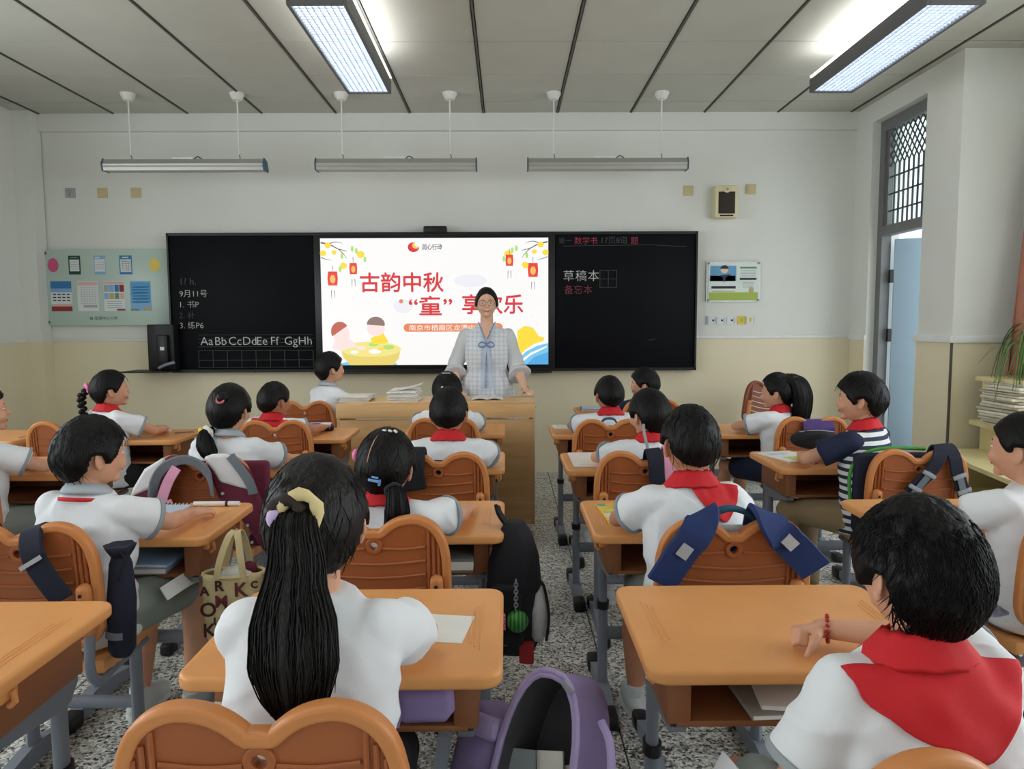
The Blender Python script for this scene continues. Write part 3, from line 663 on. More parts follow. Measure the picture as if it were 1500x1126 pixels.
def desk(x, yfar, label):
    loc = (x, yfar - .22, 0)
    if not desk_used[0]:
        desk_used[0] = True; desk0.location = loc; desk0['label'] = label; desk0['group'] = 'orange pupil desks'; return desk0
    return dup(desk0, loc, 0, label, 'orange pupil desks')
CXD = {'A': -2.22, 'B': -1.245, 'C': -.32, 'D': .575, 'E': 1.54}
desk(CXD['C'], 1.755, 'orange desk under the arms of the girl with the very long ponytail')
desk(CXD['D'], 1.765, 'large near orange desk where the boy in the wide red scarf lays his fist')
desk(CXD['B'], 1.69, 'orange desk at the bottom corner behind the chair with one navy strap')
desk(CXD['C'], 2.657, 'orange desk in front of the girl with the blue hair clip')
desk(CXD['D'], 2.65, 'orange desk carrying the yellow illustrated book')
desk(CXD['B'], 2.65, 'orange desk with a white marker pen, the tote bag hanging at its side')
desk(CXD['E'], 2.64, 'orange desk of the shorn pupil at the right edge')
desk(CXD['C'], 3.70, 'orange desk in front of the boy whose head hides the girl with the bow clip')
desk(CXD['D'], 3.655, 'orange desk covered by a large pale open book')
desk(CXD['E'], 3.66, 'orange desk in front of the boy in the striped shirt')
desk(CXD['B'], 3.66, 'orange desk hidden by the girl with a low ponytail and maroon bag')
desk(CXD['A'], 3.63, 'orange desk of the pupil at the left edge in profile')
desk(CXD['C'], 4.745, 'orange desk pushed up against the podium front')
desk(CXD['D'], 4.69, 'orange desk with a thin white book at its corner near the podium aisle')
desk(CXD['E'], 4.68, 'orange desk of the girl with loose black hair')
desk(CXD['B'], 4.60, 'orange desk with a blue pencil case, left of the podium')
desk(CXD['A'], 4.58, 'orange desk with an eraser, in front of the girl with the braid')
desk(-3.13, 4.58, 'empty orange desk by the window wall, beyond the profile pupil')
desk(-1.48, 5.72, 'orange desk of the foremost boy beside the podium')
desk(.83, 5.69, 'foremost orange desk on the door side with a blue-edged book')

# ------------------------------------------------------------------ chairs
half = [(.018, .790), (.027, .799), (.045, .813), (.07, .825), (.105, .831), (.137, .825), (.166, .807), (.187, .778), (.199, .738), (.204, .69), (.204, .58), (.197, .53), (.175, .497), (.13, .483), (0, .480)]
def smooth_outline(h):
    P = spline([(p[0], p[1], 0) for p in h], 3); r = [(p.x, p.y) for p in P]
    l = [(-x, z) for x, z in r[::-1] if x > .001]
    return l[::1] + r if False else r + l
OUT = smooth_outline(half)
def inset(ol, d):
    cx, cz = 0, .63; n = len(ol); out = []
    for i in range(n):
        a, b = V(ol[i - 1]), V(ol[(i + 1) % n]); t_ = (b - a).normalized(); nn = V((t_.y, -t_.x))
        p = V(ol[i]); q = p + nn * d
        if (q - V((cx, cz))).length > (p - V((cx, cz))).length: q = p - nn * d
        out.append((q.x, q.y))
    return out
def circ(cx, cz, r, n=16): return [(cx + r * math.cos(2 * PI * k / n), cz + r * math.sin(2 * PI * k / n)) for k in range(n)]
LEAN = Matrix.Translation((0, -.185, .48)) @ Matrix.Rotation(math.radians(5), 4, 'X') @ Matrix.Translation((0, .185, -.48))
def place(me, m=LEAN, dy=-.185):
    me.transform(Matrix.Translation((0, dy, 0))); me.transform(m)
    me.polygons.foreach_set('use_smooth', [True] * len(me.polygons)); me.set_sharp_from_angle(angle=.7); return me
def make_chair(loc=(0, 0, 0)):
    t = thing('school_chair', '-', 'chair', loc)
    b = link(place(plate([OUT, circ(0, .752, .015)], .012, .003)), 'backrest', m_orange2, t)
    link(place(plate([OUT, inset(OUT, .010)], .030, .007, 2)), 'rim', m_rim, b)
    link(place(plate([circ(0, .752, .021), circ(0, .752, .014)], .024, .003)), 'hole_ring', m_orange2, b)
    for k, z in enumerate((.745, .705, .665, .625, .585, .545)):
        xa = .142
        pts = [(-xa, -.193, z + .004), (-.07, -.193, z - .004), (0, -.193, z - .007), (.07, -.193, z - .004), (xa, -.193, z + .004)]
        if k == 0:
            for s in (-1, 1):
                bm = bmesh.new(); tube(bm, spline([(s * xa, -.193, z + .004), (s * .08, -.193, z - .003), (s * .024, -.193, z)], 3), .0042, 6); me = bpy.data.meshes.new('rib'); bm.to_mesh(me); bm.free(); place(me, LEAN, 0); link(me, 'rib', m_orange2, b)
            continue
        bm = bmesh.new(); tube(bm, spline(pts, 3), .0042, 6); me = bpy.data.meshes.new('rib'); bm.to_mesh(me); bm.free(); place(me, LEAN, 0); link(me, 'rib', m_orange2, b)
    for s in (-1, 1):
        for k in range(3):
            x = s * (.150 + k * .014); zt = .80 - k * .022
            bm = bmesh.new(); tube(bm, [(x, -.193, .52), (x, -.193, zt)], .0045, 6); me = bpy.data.meshes.new('rib'); bm.to_mesh(me); bm.free(); place(me, LEAN, 0); link(me, 'rib', m_orange2, b)
        bm = bmesh.new(); box(bm, (s * .172, -.205, .595), (.036, .04, .15), .015, None, 3); me = bpy.data.meshes.new('bracket'); bm.to_mesh(me); bm.free(); place(me, LEAN, 0); k_ = link(me, 'bracket', m_rim, t)
        bm = bmesh.new(); tube(bm, [(s * .172, -.228, .645), (s * .172, -.222, .645)], .005, 8); me = bpy.data.meshes.new('bolt'); bm.to_mesh(me); bm.free(); place(me, LEAN, 0); link(me, 'bolt', m_black, k_)
    # waterfall seat with curved grooves
    bm = bmesh.new(); nx, ny = 12, 16; top = []; bot = []
    def sz(x, y): return .425 + .012 * (x / .19) ** 2 - .010 * math.exp(-((y + .06) / .1) ** 2) - (.028 * ((y - .13) / .06) ** 2 if y > .13 else 0) - .003 * (1 if abs(((y + .02 * math.cos(x * 8)) * 22) % 1 - .5) < .12 else 0)
    for j in range(ny + 1):
        y = -.175 + .365 * j / ny; hw = .19 - .02 * max(0, (j / ny - .8)) * 5
        top.append([bm.verts.new((-hw + 2 * hw * i / nx, y, sz(-hw + 2 * hw * i / nx, y))) for i in range(nx + 1)])
        bot.append([bm.verts.new((-hw + 2 * hw * i / nx, y, sz(0, y) - .022)) for i in range(nx + 1)])
    for j in range(ny):
        for i in range(nx):
            bm.faces.new((top[j][i], top[j][i + 1], top[j + 1][i + 1], top[j + 1][i])); bm.faces.new((bot[j][i], bot[j + 1][i], bot[j + 1][i + 1], bot[j][i + 1]))
    for j in range(ny):
        for i in (0, nx): bm.faces.new((top[j][i], top[j + 1][i], bot[j + 1][i], bot[j][i]))
    for i in range(nx):
        for j in (0, ny): bm.faces.new((top[j][i], bot[j][i], bot[j][i + 1], top[j][i + 1]))
    finish(bm, 'seat', m_orange, t, True, .9)
    for s in (-1, 1):
        tubeo('frame_tube', [(s * .172, -.21, .66), (s * .172, -.205, .52), (s * .172, -.21, .42), (s * .172, -.17, .375), (s * .165, -.05, .372), (s * .165, .10, .372)], .014, m_steel, t, 10, smooth_pts=4)
        bm = bmesh.new(); tube(bm, [(s * .165, .04, .07), (s * .165, .04, .37)], .022, 12, True, (.7, 1.2), (1, 0, 0)); finish(bm, 'leg', m_steel, t, True, .8)
        bm = bmesh.new(); prism(bm, [(-.20, .012), (.22, .012), (.22, .036), (.08, .07), (.0, .07), (-.20, .036)], s * .165 - .018, s * .165 + .018, 'x'); finish(bm, 'foot_bar', m_steel, t)
        for yy in (-.205, .22): boxo('foot_cap', (s * .165, yy, .025), (.05, .07, .05), m_black, t, .012)
    tubeo('cross_bar', [(-.165, .04, .20), (.165, .04, .20)], .016, m_steel, t, 10, (.7, 1.3), (0, 1, 0))
    return t
chair0 = make_chair(); chair_used = [False]
CH = {}
def chair(key, x, yb, label, rz=0.0):
    loc = (x, yb + .215, 0)
    if not chair_used[0]:
        chair_used[0] = True; chair0.location = loc; chair0['label'] = label; chair0['group'] = 'orange pupil chairs'; r = chair0
    else: r = dup(chair0, loc, rz, label, 'orange pupil chairs')
    CH[key] = r; return r
chair('C4', -.35, .975, 'orange twin-lobed chair nearest the camera behind the long ponytail girl')
chair('D4', .625, 0.843, 'orange chair peeking out under the big red scarf boy')
chair('C3', -.37, 1.965, 'orange twin-lobed chair of the girl with the blue hair clip')
chair('D3', .61, 1.912, 'orange chair with two broad navy straps and a bag handle over it')
chair('B3', -1.315, 1.915, 'orange chair with one dark navy strap, cut by the left edge')
chair('C2', -.285, 2.955, 'orange chair behind the boy seated nearest the podium aisle, dark bag on one lobe')
chair('D2', .57, 2.955, 'orange chair with a navy and a pink strap')
chair('E2', 1.71, 2.965, 'orange chair with two navy straps with grey buckles, green-edged bag')
chair('B2', -1.249, 2.920, 'orange chair draped with the maroon and white backpack')
chair('A2', -2.25, 2.86, 'orange chair of the pupil at the left edge in profile')
chair('E3', 1.66, 1.982, 'orange chair at the right edge beside the patterned skirt')
chair('C1', -.36, 4.058, 'orange chair of the girl with the white bow clip, before the podium')
chair('D1', .57, 3.965, 'orange chair with a dark teal bag handle behind its notch')
chair('E1', 1.716, 4.025, 'orange chair with the purple and black bags on it')
chair('B1', -1.29, 3.992, 'orange chair of the boy in red scarf left of the podium')
chair('B0', -1.41, 5.022, 'orange chair of the foremost boy beside the podium')
chair('A1', -2.46, 4.003, 'orange chair of the girl with the braid')
chair('D0', 1.0, 4.968, 'orange chair of the foremost boy on the door side, mostly hidden')
chair('W', 2.03, 5.95, 'empty reddish chair standing turned against the front wall', math.radians(18))
CH['W'].rotation_euler = (math.radians(-4), math.radians(9), math.radians(25)); CH['W'].location = (1.97, 6.08, .03)
m_redchair = M('reddish_chair_plastic', (142, 76, 54), .45); m_palerib = M('pale_highlight_rib', (214, 196, 178), .5)  # ribs coloured pale to paint in the white highlights of the slots
for ch in CH['W'].children:
    for o in [ch] + list(ch.children):
        if o.name.split('.')[0] in ('backrest', 'rim', 'rib', 'seat', 'hole_ring'):
            o.material_slots[0].link = 'OBJECT'; o.material_slots[0].material = m_palerib if o.name.startswith('rib') and o.data.vertices[0].co.z == o.data.vertices[0].co.z and max(abs(v.co.x) for v in o.data.vertices) < .143 else m_redchair

# ------------------------------------------------------------------ cabinet by the pillar, papers, plant, curtain
t = thing('low_cabinet', 'low cream L-shaped cabinet with open shelves beside the pillar', 'cabinet', (0, 0, 0))
prismo('counter_top', [(3.04, 4.98), (2.87, 4.42), (2.80, 4.0), (2.76, 3.2), (3.62, 3.2), (3.62, 4.98)], .455, .482, m_cream, t, 'z')
box2('side_panel', (3.08, 4.90, 0), (3.60, 4.93, .455), m_cream, t); box2('side_panel', (2.84, 3.25, 0), (3.60, 3.28, .455), m_cream, t); box2('side_panel', (3.0, 4.02, 0), (3.60, 4.05, .455), m_cream, t)
box2('back_panel', (3.58, 3.28, 0), (3.60, 4.90, .455), m_cream, t); box2('shelf', (3.0, 3.28, .20), (3.58, 4.90, .22), m_cream, t)
t = thing('book_rack', 'cream two-tier rack on the low cabinet holding paper stacks', 'shelf', (0, 0, .482))
box2('upright', (3.27, 4.62, 0), (3.29, 4.95, .50), m_cream, t); box2('upright', (3.60, 4.62, 0), (3.62, 4.95, .50), m_cream, t)
box2('top_board', (3.23, 4.50, .475), (3.62, 4.97, .505), m_cream, t, .004); bm = bmesh.new(); prism(bm, [(3.20, 4.97), (3.14, 4.50), (3.16, 4.41), (3.24, 4.36), (3.62, 4.36), (3.62, 4.97)], .175, .205, 'z'); finish(bm, 'shelf_board', m_cream, t)
rs = random.Random(4)
def paper_stack(name, label, x, y, z0, w, d, n, th, jit, cols, cat='papers', group=None, fold=True):
    t = thing(name, label, cat, (x, y, z0), 0, group); z = 0
    for k in range(n):
        h = th * rs.uniform(.7, 1.3); jx, jy, a = rs.uniform(-jit, jit), rs.uniform(-jit, jit), rs.uniform(-.09, .09) * (jit / .02)
        bm = bmesh.new(); box(bm, (0, 0, 0), (w * rs.uniform(.92, 1.0), d, h * .86), h * .3, Matrix.Rotation(a, 3, 'Z') @ Matrix.Rotation(rs.uniform(-.012, .012), 3, 'Y'))
        bmesh.ops.translate(bm, vec=(jx, jy, z + h / 2), verts=bm.verts); finish(bm, 'folded_paper', cols[k % len(cols)], t, True, .6); z += h
    return t
m_np = [M('newsprint_a', (214, 206, 182), .9, .12, 30), M('newsprint_b', (226, 222, 208), .9, .12, 30), M('newsprint_c', (190, 184, 168), .9, .15, 30)]
paper_stack('newspaper_stack', 'tall uneven stack of folded newspapers on the rack shelf under the plant', 3.36, 4.62, .687, .42, .34, 15, .0185, .022, m_np)
paper_stack('paper_stack', 'neat white paper stack on the cabinet top under the newspapers', 3.45, 4.66, .482, .30, .30, 9, .018, .008, [m_paper, m_paper, m_np[1]])
t = thing('spider_plant', 'drooping green spider plant in a pot on top of the paper rack', 'plant', (3.42, 4.64, .987))
tubeo('pot', [(0, 0, 0), (0, 0, .03), (0, 0, .16), (0, 0, .17)], [.06, .07, .085, .088], M('brown_pot', (120, 84, 62), .6), t, 18)
m_leafg = M('plant_leaf', (92, 126, 62), .5, .2, 10); rl = random.Random(9)
for k in range(64):
    a = rl.uniform(0, 2 * PI); L = rl.uniform(.16, .34); h = rl.uniform(.06, .2); drop = rl.uniform(.05, .32)
    P = [(0, 0, .16), (math.cos(a) * L * .35, math.sin(a) * L * .35, .16 + h), (math.cos(a) * L * .75, math.sin(a) * L * .75, .16 + h * .6), (math.cos(a) * L, math.sin(a) * L, .16 + h * .3 - drop)]
    P = [(p[0], min(p[1], .30), p[2]) for p in P]; P = [(min(p[0], .20), p[1], p[2]) for p in P]
    bm = bmesh.new(); ribbon(bm, spline(P, 5), [.012 * math.sin(PI * min(1, (i + 1.5) / 17)) + .002 for i in range(16)], .0012, (-math.sin(a), math.cos(a), 0)); finish(bm, 'leaf', m_leafg, t, True)
bm = bmesh.new(); rows = []
for i in range(25):
    u = i / 24; rr = []
    for j in range(30):
        v = j / 29; z = 1.0 + v * 1.65; wdt = .27 - .17 * v
        x = 3.645 - wdt + u * wdt; rr.append(bm.verts.new((x, 4.90 + .035 * math.sin(u * 22 + v * 2) - .04 * (1 - v), z)))
    rows.append(rr)
for i in range(24):
    for j in range(29): bm.faces.new((rows[i][j], rows[i + 1][j], rows[i + 1][j + 1], rows[i][j + 1]))
o = finish(bm, 'curtain', M('red_brown_curtain', (176, 118, 98), .9, .08, 12), None, True); o.modifiers.new('s', 'SOLIDIFY').thickness = .004
tag(o, 'gathered red-brown curtain at the window beside the pillar', 'curtain')
# ------------------------------------------------------------------ people
def smooth01(x): x = max(0.0, min(1.0, x)); return x * x * (3 - 2 * x)
def interp(keys, x):
    for (a, u), (b, v) in zip(keys, keys[1:]):
        if x <= b: return u + (v - u) * (x - a) / (b - a) if x > a else u
    return keys[-1][1]
def head_pt(d, hx, hy, hz):
    """surface of the head in direction d (x right, y to the face, z up)"""
    x, y, z = d
    t = max(0.0, -z)
    px = x * hx * (1 - .26 * t ** 1.6); py = y * hy; pz = z * hz
    if y > 0: py = py * (.94 - .05 * t) + .006 * t
    else: py *= 1 - .30 * t ** 1.3
    if abs(z) < .75 and y < 0: py *= 1.02
    return V((px, py, pz))
def head_mesh(bm, xf, hx, hy, hz, n=32, m=24):
    rows = []
    for j in range(1, m):
        el = -PI / 2 + PI * j / m
        rows.append([bm.verts.new(xf @ head_pt((math.cos(el) * math.sin(2 * PI * k / n), math.cos(el) * math.cos(2 * PI * k / n), math.sin(el)), hx, hy, hz)) for k in range(n)])
    b = bm.verts.new(xf @ head_pt((0, 0, -1), hx, hy, hz)); t = bm.verts.new(xf @ head_pt((0, 0, 1), hx, hy, hz))
    for i in range(len(rows) - 1):
        for k in range(n): bm.faces.new((rows[i][k], rows[i][(k + 1) % n], rows[i + 1][(k + 1) % n], rows[i + 1][k]))
    for k in range(n): bm.faces.new((b, rows[0][(k + 1) % n], rows[0][k])); bm.faces.new((t, rows[-1][k], rows[-1][(k + 1) % n]))
def face_features(bm, xf, hx, hy, hz, ears=True):
    k = hz / .105
    yf = hy * .94
    bms = []
    def B(c, r, rot=None):
        vs = ball(bm, (0, 0, 0), r, 2, rot); bmesh.ops.translate(bm, vec=V(c), verts=vs); bmesh.ops.transform(bm, matrix=xf, verts=vs)
    B((0, yf * .985, -.012 * k), (.0075 * k, .012 * k, .022 * k)); B((0, yf * 1.065, -.025 * k), (.0105 * k, .010 * k, .0075 * k))
    B((0, yf * .90, -.052 * k), (.018 * k, .010 * k, .010 * k)); B((0, yf * .72, -.080 * k), (.022 * k, .020 * k, .016 * k))
    for s in (-1, 1):
        B((s * .032 * k, yf * .80, -.03 * k), (.022 * k, .02 * k, .024 * k))
        B((s * .027 * k, yf * .90, .017 * k), (.02 * k, .010 * k, .006 * k))
        if ears:
            B((s * hx * 1.03, -.006 * k, -.014 * k), (.008 * k, .017 * k, .028 * k), Matrix.Rotation(s * .35, 3, 'Z'))
            B((s * hx * 1.12, -.016 * k, -.004 * k), (.005 * k, .011 * k, .022 * k), Matrix.Rotation(s * .5, 3, 'Z'))
def hair_cap(name, xf, hx, hy, hz, style, mat, parent, seed, res=(72, 48)):
    n, m = res
    boy = [(0, .36), (.6, .32), (.95, .16), (1.2, -.10), (1.42, -.30), (1.56, .0), (1.85, .02), (2.02, -.42), (2.4, -.70), (PI, -.84)]
    shorn = [(0, .40), (.6, .36), (.95, .22), (1.2, .0), (1.42, -.16), (1.56, .08), (1.85, .08), (2.02, -.30), (2.4, -.56), (PI, -.70)]
    tied = [(0, .56), (.6, .46), (1.0, .20), (1.25, -.08), (1.42, -.25), (1.56, .02), (1.82, -.04), (2.0, -.45), (2.35, -.74), (PI, -.86)]
    teach = [(0, .66), (.12, .60), (.4, .55), (.7, .40), (.95, .12), (1.15, -.25), (1.7, -.36), (2.0, -.5), (PI, -.6)]
    K = {'boy': boy, 'shorn': shorn, 'tied': tied, 'teacher': teach}[style]
    tk = {'boy': (.026, .022, .015), 'shorn': (.017, .014, .007), 'tied': (.019, .017, .015), 'teacher': (.015, .012, .010)}[style]
    bm = bmesh.new(); off = V((seed * 3.1, seed * 1.7, seed)); rows = []
    def pt(el, a):
        d = (math.cos(el) * math.sin(a), math.cos(el) * math.cos(a), math.sin(el))
        az = abs((a + PI) % (2 * PI) - PI); et = interp(K, az)
        mk = smooth01((el - et) / .13)
        T = interp([(-.7, tk[2]), (-.1, tk[1]), (.7, tk[1]), (1.2, tk[0]), (PI / 2, tk[0])], el)
        p = head_pt(d, hx, hy, hz)
        nz = noise.noise(V((d[0] * 9, d[1] * 9, d[2] * 3)) + off) * .0028 + noise.noise(V((d[0] * 30, d[1] * 30, d[2] * 6)) + off) * .0016
        if style in ('tied',): nz = noise.noise(V((d[0] * 14, d[1] * 3, d[2] * 14)) + off) * .002
        th = -.014 + (T + nz + .014) * mk
        return xf @ (p + V(d) * th)
    for j in range(1, m):
        el = -PI / 2 + PI * j / m
        rows.append([bm.verts.new(pt(el, 2 * PI * k / n)) for k in range(n)])
    b = bm.verts.new(pt(-PI / 2, 0)); t = bm.verts.new(pt(PI / 2, 0))
    for i in range(len(rows) - 1):
        for k in range(n): bm.faces.new((rows[i][k], rows[i][(k + 1) % n], rows[i + 1][(k + 1) % n], rows[i + 1][k]))
    for k in range(n): bm.faces.new((b, rows[0][(k + 1) % n], rows[0][k])); bm.faces.new((t, rows[-1][k], rows[-1][(k + 1) % n]))
    o = finish(bm, name, mat, parent, True)
    return o
def cap_strands(xf, hx, hy, hz, style, mat, parent, seed, count, length=.045, lift=.0035, base=.014):
    """loose tufts lying on the hair: thin tapered strands combed from the crown"""
    r = random.Random(seed); bm = bmesh.new()
    lowk = {'boy': -.4, 'shorn': -.3, 'tied': -.4, 'teacher': -.2}[style]
    for _ in range(count):
        a = r.uniform(0, 2 * PI); az = abs((a + PI) % (2 * PI) - PI)
        el = math.asin(r.uniform(math.sin(.15 if az < 1.9 else lowk), 1.0))
        if az < 2.0 and el < .62: continue
        pts = []; dl = r.uniform(.6, 1.2) * length / .1; tw = r.uniform(-.3, .3)
        for k in range(5):
            e2 = el - dl * k / 4; a2 = a + tw * k / 4 / max(.3, math.cos(el))
            d = V((math.cos(e2) * math.sin(a2), math.cos(e2) * math.cos(a2), math.sin(e2)))
            pts.append(xf @ (head_pt(d, hx, hy, hz) + d * (base + lift * (.15 + r.uniform(.2, .9) * k / 4))))
        tube(bm, pts, [.0006, .0009, .0009, .0007, .0003], 3, False)
    o = finish(bm, 'hair_strands', mat, parent, True); o['kind'] = 'stuff'; return o
def hand(bm, w, d, nrm, k=1.0, curl=.5, thumb=1, spread=1.0):
    """wrist w, pointing d, back of the hand towards nrm; thumb = +1/-1 side"""
    d = V(d).normalized(); nrm = V(nrm); nrm = (nrm - d * nrm.dot(d)).normalized(); s = d.cross(nrm) * thumb; w = V(w)
    kn = []
    for i, (lat, fw) in enumerate(((.021, .052), (.007, .056), (-.007, .053), (-.020, .047))):
        q = w + d * (fw * k) + s * (lat * k) + nrm * (.002 * k); kn.append(q)
        capsule(bm, [w + s * (lat * .55 * k), q], [.0115 * k, .0092 * k], 10)
    for i, (q, L) in enumerate(zip(kn, (.047, .054, .050, .038))):
        c = curl * (1 + .12 * i); p = q; a = c * .55; pts = [p]; lat = (1.5 - i) * .045 * spread
        for f in (.46, .30, .24):
            dd = (d * math.cos(a) - nrm * math.sin(a) + s * lat).normalized(); p = p + dd * (L * f * k); pts.append(p); a += c * .85
        capsule(bm, pts, [.0080 * k, .0074 * k, .0068 * k, .0058 * k], 10)
    t0 = w + d * (.014 * k) + s * (.016 * k) - nrm * (.004 * k); t1 = t0 + (d * .55 + s * .75 - nrm * .25).normalized() * (.030 * k)
    t2 = t1 + (d * .9 + s * .3 - nrm * (.25 + .3 * curl)).normalized() * (.024 * k); t3 = t2 + (d * .95 - nrm * (.2 + .5 * curl) - s * .1).normalized() * (.018 * k)
    capsule(bm, [t0, t1, t2, t3], [.0115 * k, .0095 * k, .0080 * k, .0062 * k], 10)
    return kn
def wrinkle(seed, amp, zc=.7):
    off = V((seed * 2.3, seed * 5.1, seed * .7))
    def f(p):
        a = noise.noise(V((p.x * 9 + p.z * 6, p.y * 8, p.z * 13 - p.x * 5)) + off); b = noise.noise(V((p.x * 20, p.y * 16, p.z * 26 + p.x * 14)) + off)
        return amp * ((1 - abs(a) * 2.2) * .8 + b * .45)
    return f
def bvh_of(me): return BVHTree.FromPolygons([v.co.copy() for v in me.vertices], [tuple(p.vertices) for p in me.polygons])

def seated(key, label, hip, face=0.0, head=(0, 0), tilt=0.0, size=1.0, lean=0.0, headoff=(0, 0), skin=None, hairstyle='boy', hairmat=None, shirt='polo', scarf=None, pants=None, arms=None,
           shoes=None, voxel=.006, strands=0, knees=.36, legspread=.0, pantlen=.8, head_size=1.0, collar=None, hands=True, hand_curl=(.5, .5), shift=0.0, top=None):
    """a pupil on a chair: local frame has the hip over the origin, y towards the desk"""
    t = thing('person', label, 'person', (hip[0], hip[1], 0), math.radians(face))
    if top: size = (top - .103 * head_size - {'boy': .024, 'shorn': .016, 'tied': .018}[hairstyle] - .43) / .588
    skin = skin or m_skin; hairmat = hairmat or m_hair; S = lambda z: .43 + (z - .43) * size
    L = lean
    rs = random.Random(sum(ord(c) for c in key))
    seed = rs.uniform(0, 50)
    neckb = V((shift, .035 + L, S(.895))); hc = V((shift + headoff[0], .06 + L * 1.15 + headoff[1], S(1.018)))
    hs = head_size; hx, hy, hz = .0745 * hs, .093 * hs, .103 * hs
    R = Matrix.Rotation(math.radians(head[0]), 4, 'Z') @ Matrix.Rotation(math.radians(head[1]), 4, 'X') @ Matrix.Rotation(math.radians(tilt), 4, 'Y')
    xf = Matrix.Translation(hc) @ R
    A = {'sl': (-.112 + shift * .8, .032 + L * .95, S(.842)), 'sr': (.112 + shift * .8, .032 + L * .95, S(.842)), 'el': (-.20, .20, .748), 'er': (.20, .20, .748), 'wl': (-.03, .265, .735), 'wr': (.04, .245, .742), 'dl': (1, .12, -.1), 'dr': (-1, .12, -.1), 'nl': (0, .2, 1), 'nr': (0, .2, 1)}
    if arms: A.update(arms)
    A = {k: V(v) for k, v in A.items()}
    # body: one continuous skin surface
    bm = bmesh.new()
    head_mesh(bm, xf, hx, hy, hz); face_features(bm, xf, hx, hy, hz)
    capsule(bm, [neckb + V((0, -.012, -.05)), xf @ V((0, -.022, -.05))], [.046, .044], 16)
    loft(bm, [ell(shift * min(1, (z - .43) * 2.4), cy + L * max(0, (z - .5) / .4), S(z), rx, ry, 24) for z, rx, ry, cy in ((.47, .11, .08, 0), (.6, .105, .08, .0), (.74, .115, .075, .018), (.84, .10, .05, .03), (.90, .045, .04, .03))])
    for s, q in ((-1, 'l'), (1, 'r')):
        capsule(bm, [A['s' + q], A['s' + q].lerp(A['e' + q], .5), A['e' + q], A['e' + q].lerp(A['w' + q], .35), A['w' + q]], [.037, .033, .027, .0275, .0195], 14)
        if hands: hand(bm, A['w' + q], A['d' + q], A['n' + q], .98, hand_curl[0 if q == 'l' else 1], (1 if q == 'r' else -1) * -1)
        kx = s * (.082 + legspread)
        capsule(bm, [V((s * .07, .02, .485)), V((kx, knees, .475)), V((kx, knees + .03, .27)), V((kx, knees + .0, .085))], [.062, .047, .045, .030], 14)
    me = remesh(bm, voxel, 2)
    body = link(me, 'body', skin, t)
    # eyes, brows, mouth
    k = hz / .105
    for s in (-1, 1):
        bm = bmesh.new(); vs = ball(bm, (s * .028 * k, hy * .838, .003 * k), (.0120 * k, .008 * k, .0042 * k), 2); bmesh.ops.transform(bm, matrix=xf, verts=vs); e = finish(bm, 'eye', m_eye, t, True)
        bm = bmesh.new(); vs = ball(bm, (s * .028 * k, hy * .872, .003 * k), (.0056 * k, .0050 * k, .0046 * k), 2); bmesh.ops.transform(bm, matrix=xf, verts=vs); finish(bm, 'iris', m_iris, e, True)
        tubeo('eyebrow', [xf @ V((s * (.014 + .012 * j) * k, hy * (.885 - .022 * j * j / 2), (.021 + .003 * (j == 1)) * k)) for j in range(3)], [.0022 * k, .0028 * k, .0014 * k], hairmat, t, 6)
    bm = bmesh.new()
    for dz, rr in ((.0, .0028), (-.005, .0034)): tube(bm, [xf @ V((x * k, hy * (.915 - 16 * x * x), (-.051 + dz) * k)) for x in (-.015, -.008, 0, .008, .015)], [.001, rr, rr, rr, .001], 6)
    finish(bm, 'mouth', m_lip, t, True)
    # hair
    cap_ = hair_cap('hair', xf, hx, hy, hz, hairstyle, hairmat, t, seed, (96, 64) if voxel < .005 else (60, 40))
    if strands: cap_strands(xf, hx, hy, hz, hairstyle, hairmat, cap_, 5, strands, base={'boy': .0215, 'shorn': .0135, 'tied': .0165, 'teacher': .008}[hairstyle])
    # shirt
    smat = {'polo': m_shirt, 'stripe': None}.get(shirt, m_shirt)
    if shirt == 'stripe': smat = stripe_mat('navy_white_stripe', (34, 44, 70), (230, 232, 232), 2, .034, .48)
    bm = bmesh.new()
    loft(bm, [ell(shift * min(1, (z - .43) * 2.4), cy + L * max(0, (z - .5) / .4), S(z), rx, ry, 32, 2.3) for z, rx, ry, cy in ((.44, .142, .118, .012), (.47, .15, .122, .008), (.53, .148, .117, .004), (.62, .138, .106, .006), (.72, .143, .103, .02), (.80, .144, .093, .03), (.848, .130, .074, .032), (.882, .092, .060, .034), (.905, .056, .050, .034))])
    capsule(bm, [A['sl'], A['sr']], [.050, .050], 16)
    slv = bm if shirt != 'stripe' else None
    vx = .0065 if voxel < .005 else .009
    dsp = wrinkle(seed, .0085)
    cuffs = []
    sleeves = []
    for q in 'lr':
        s_, e_ = A['s' + q], A['e' + q]; endp = s_.lerp(e_, .66); mid = s_.lerp(e_, .33); tdir = (e_ - s_).normalized()
        b2 = slv if slv is not None else bmesh.new()
        tube(b2, [s_ - tdir * .01, mid, endp], [.051, .053, .057], 18); ball(b2, s_, .051, 2)
        if slv is None: sleeves.append(b2)
        cuffs.append((endp - tdir * .010, endp + tdir * .003))
    sme = remesh(bm, vx, 7, dsp); so = link(sme, 'shirt', smat, t); T_ = bvh_of(sme)
    for b2 in sleeves: link(remesh(b2, vx, 3, dsp), 'sleeve', m_navy, t)
    for a_, b_ in cuffs:
        if shirt == 'stripe' or shirt == 'tee': break
        bm = bmesh.new(); tube(bm, [a_, a_.lerp(b_, .5), b_], [.0640, .0655, .0640], 22, True); finish(bm, 'cuff', m_greycuff, so, True, .8)
    # collar
    zb = S(.90)
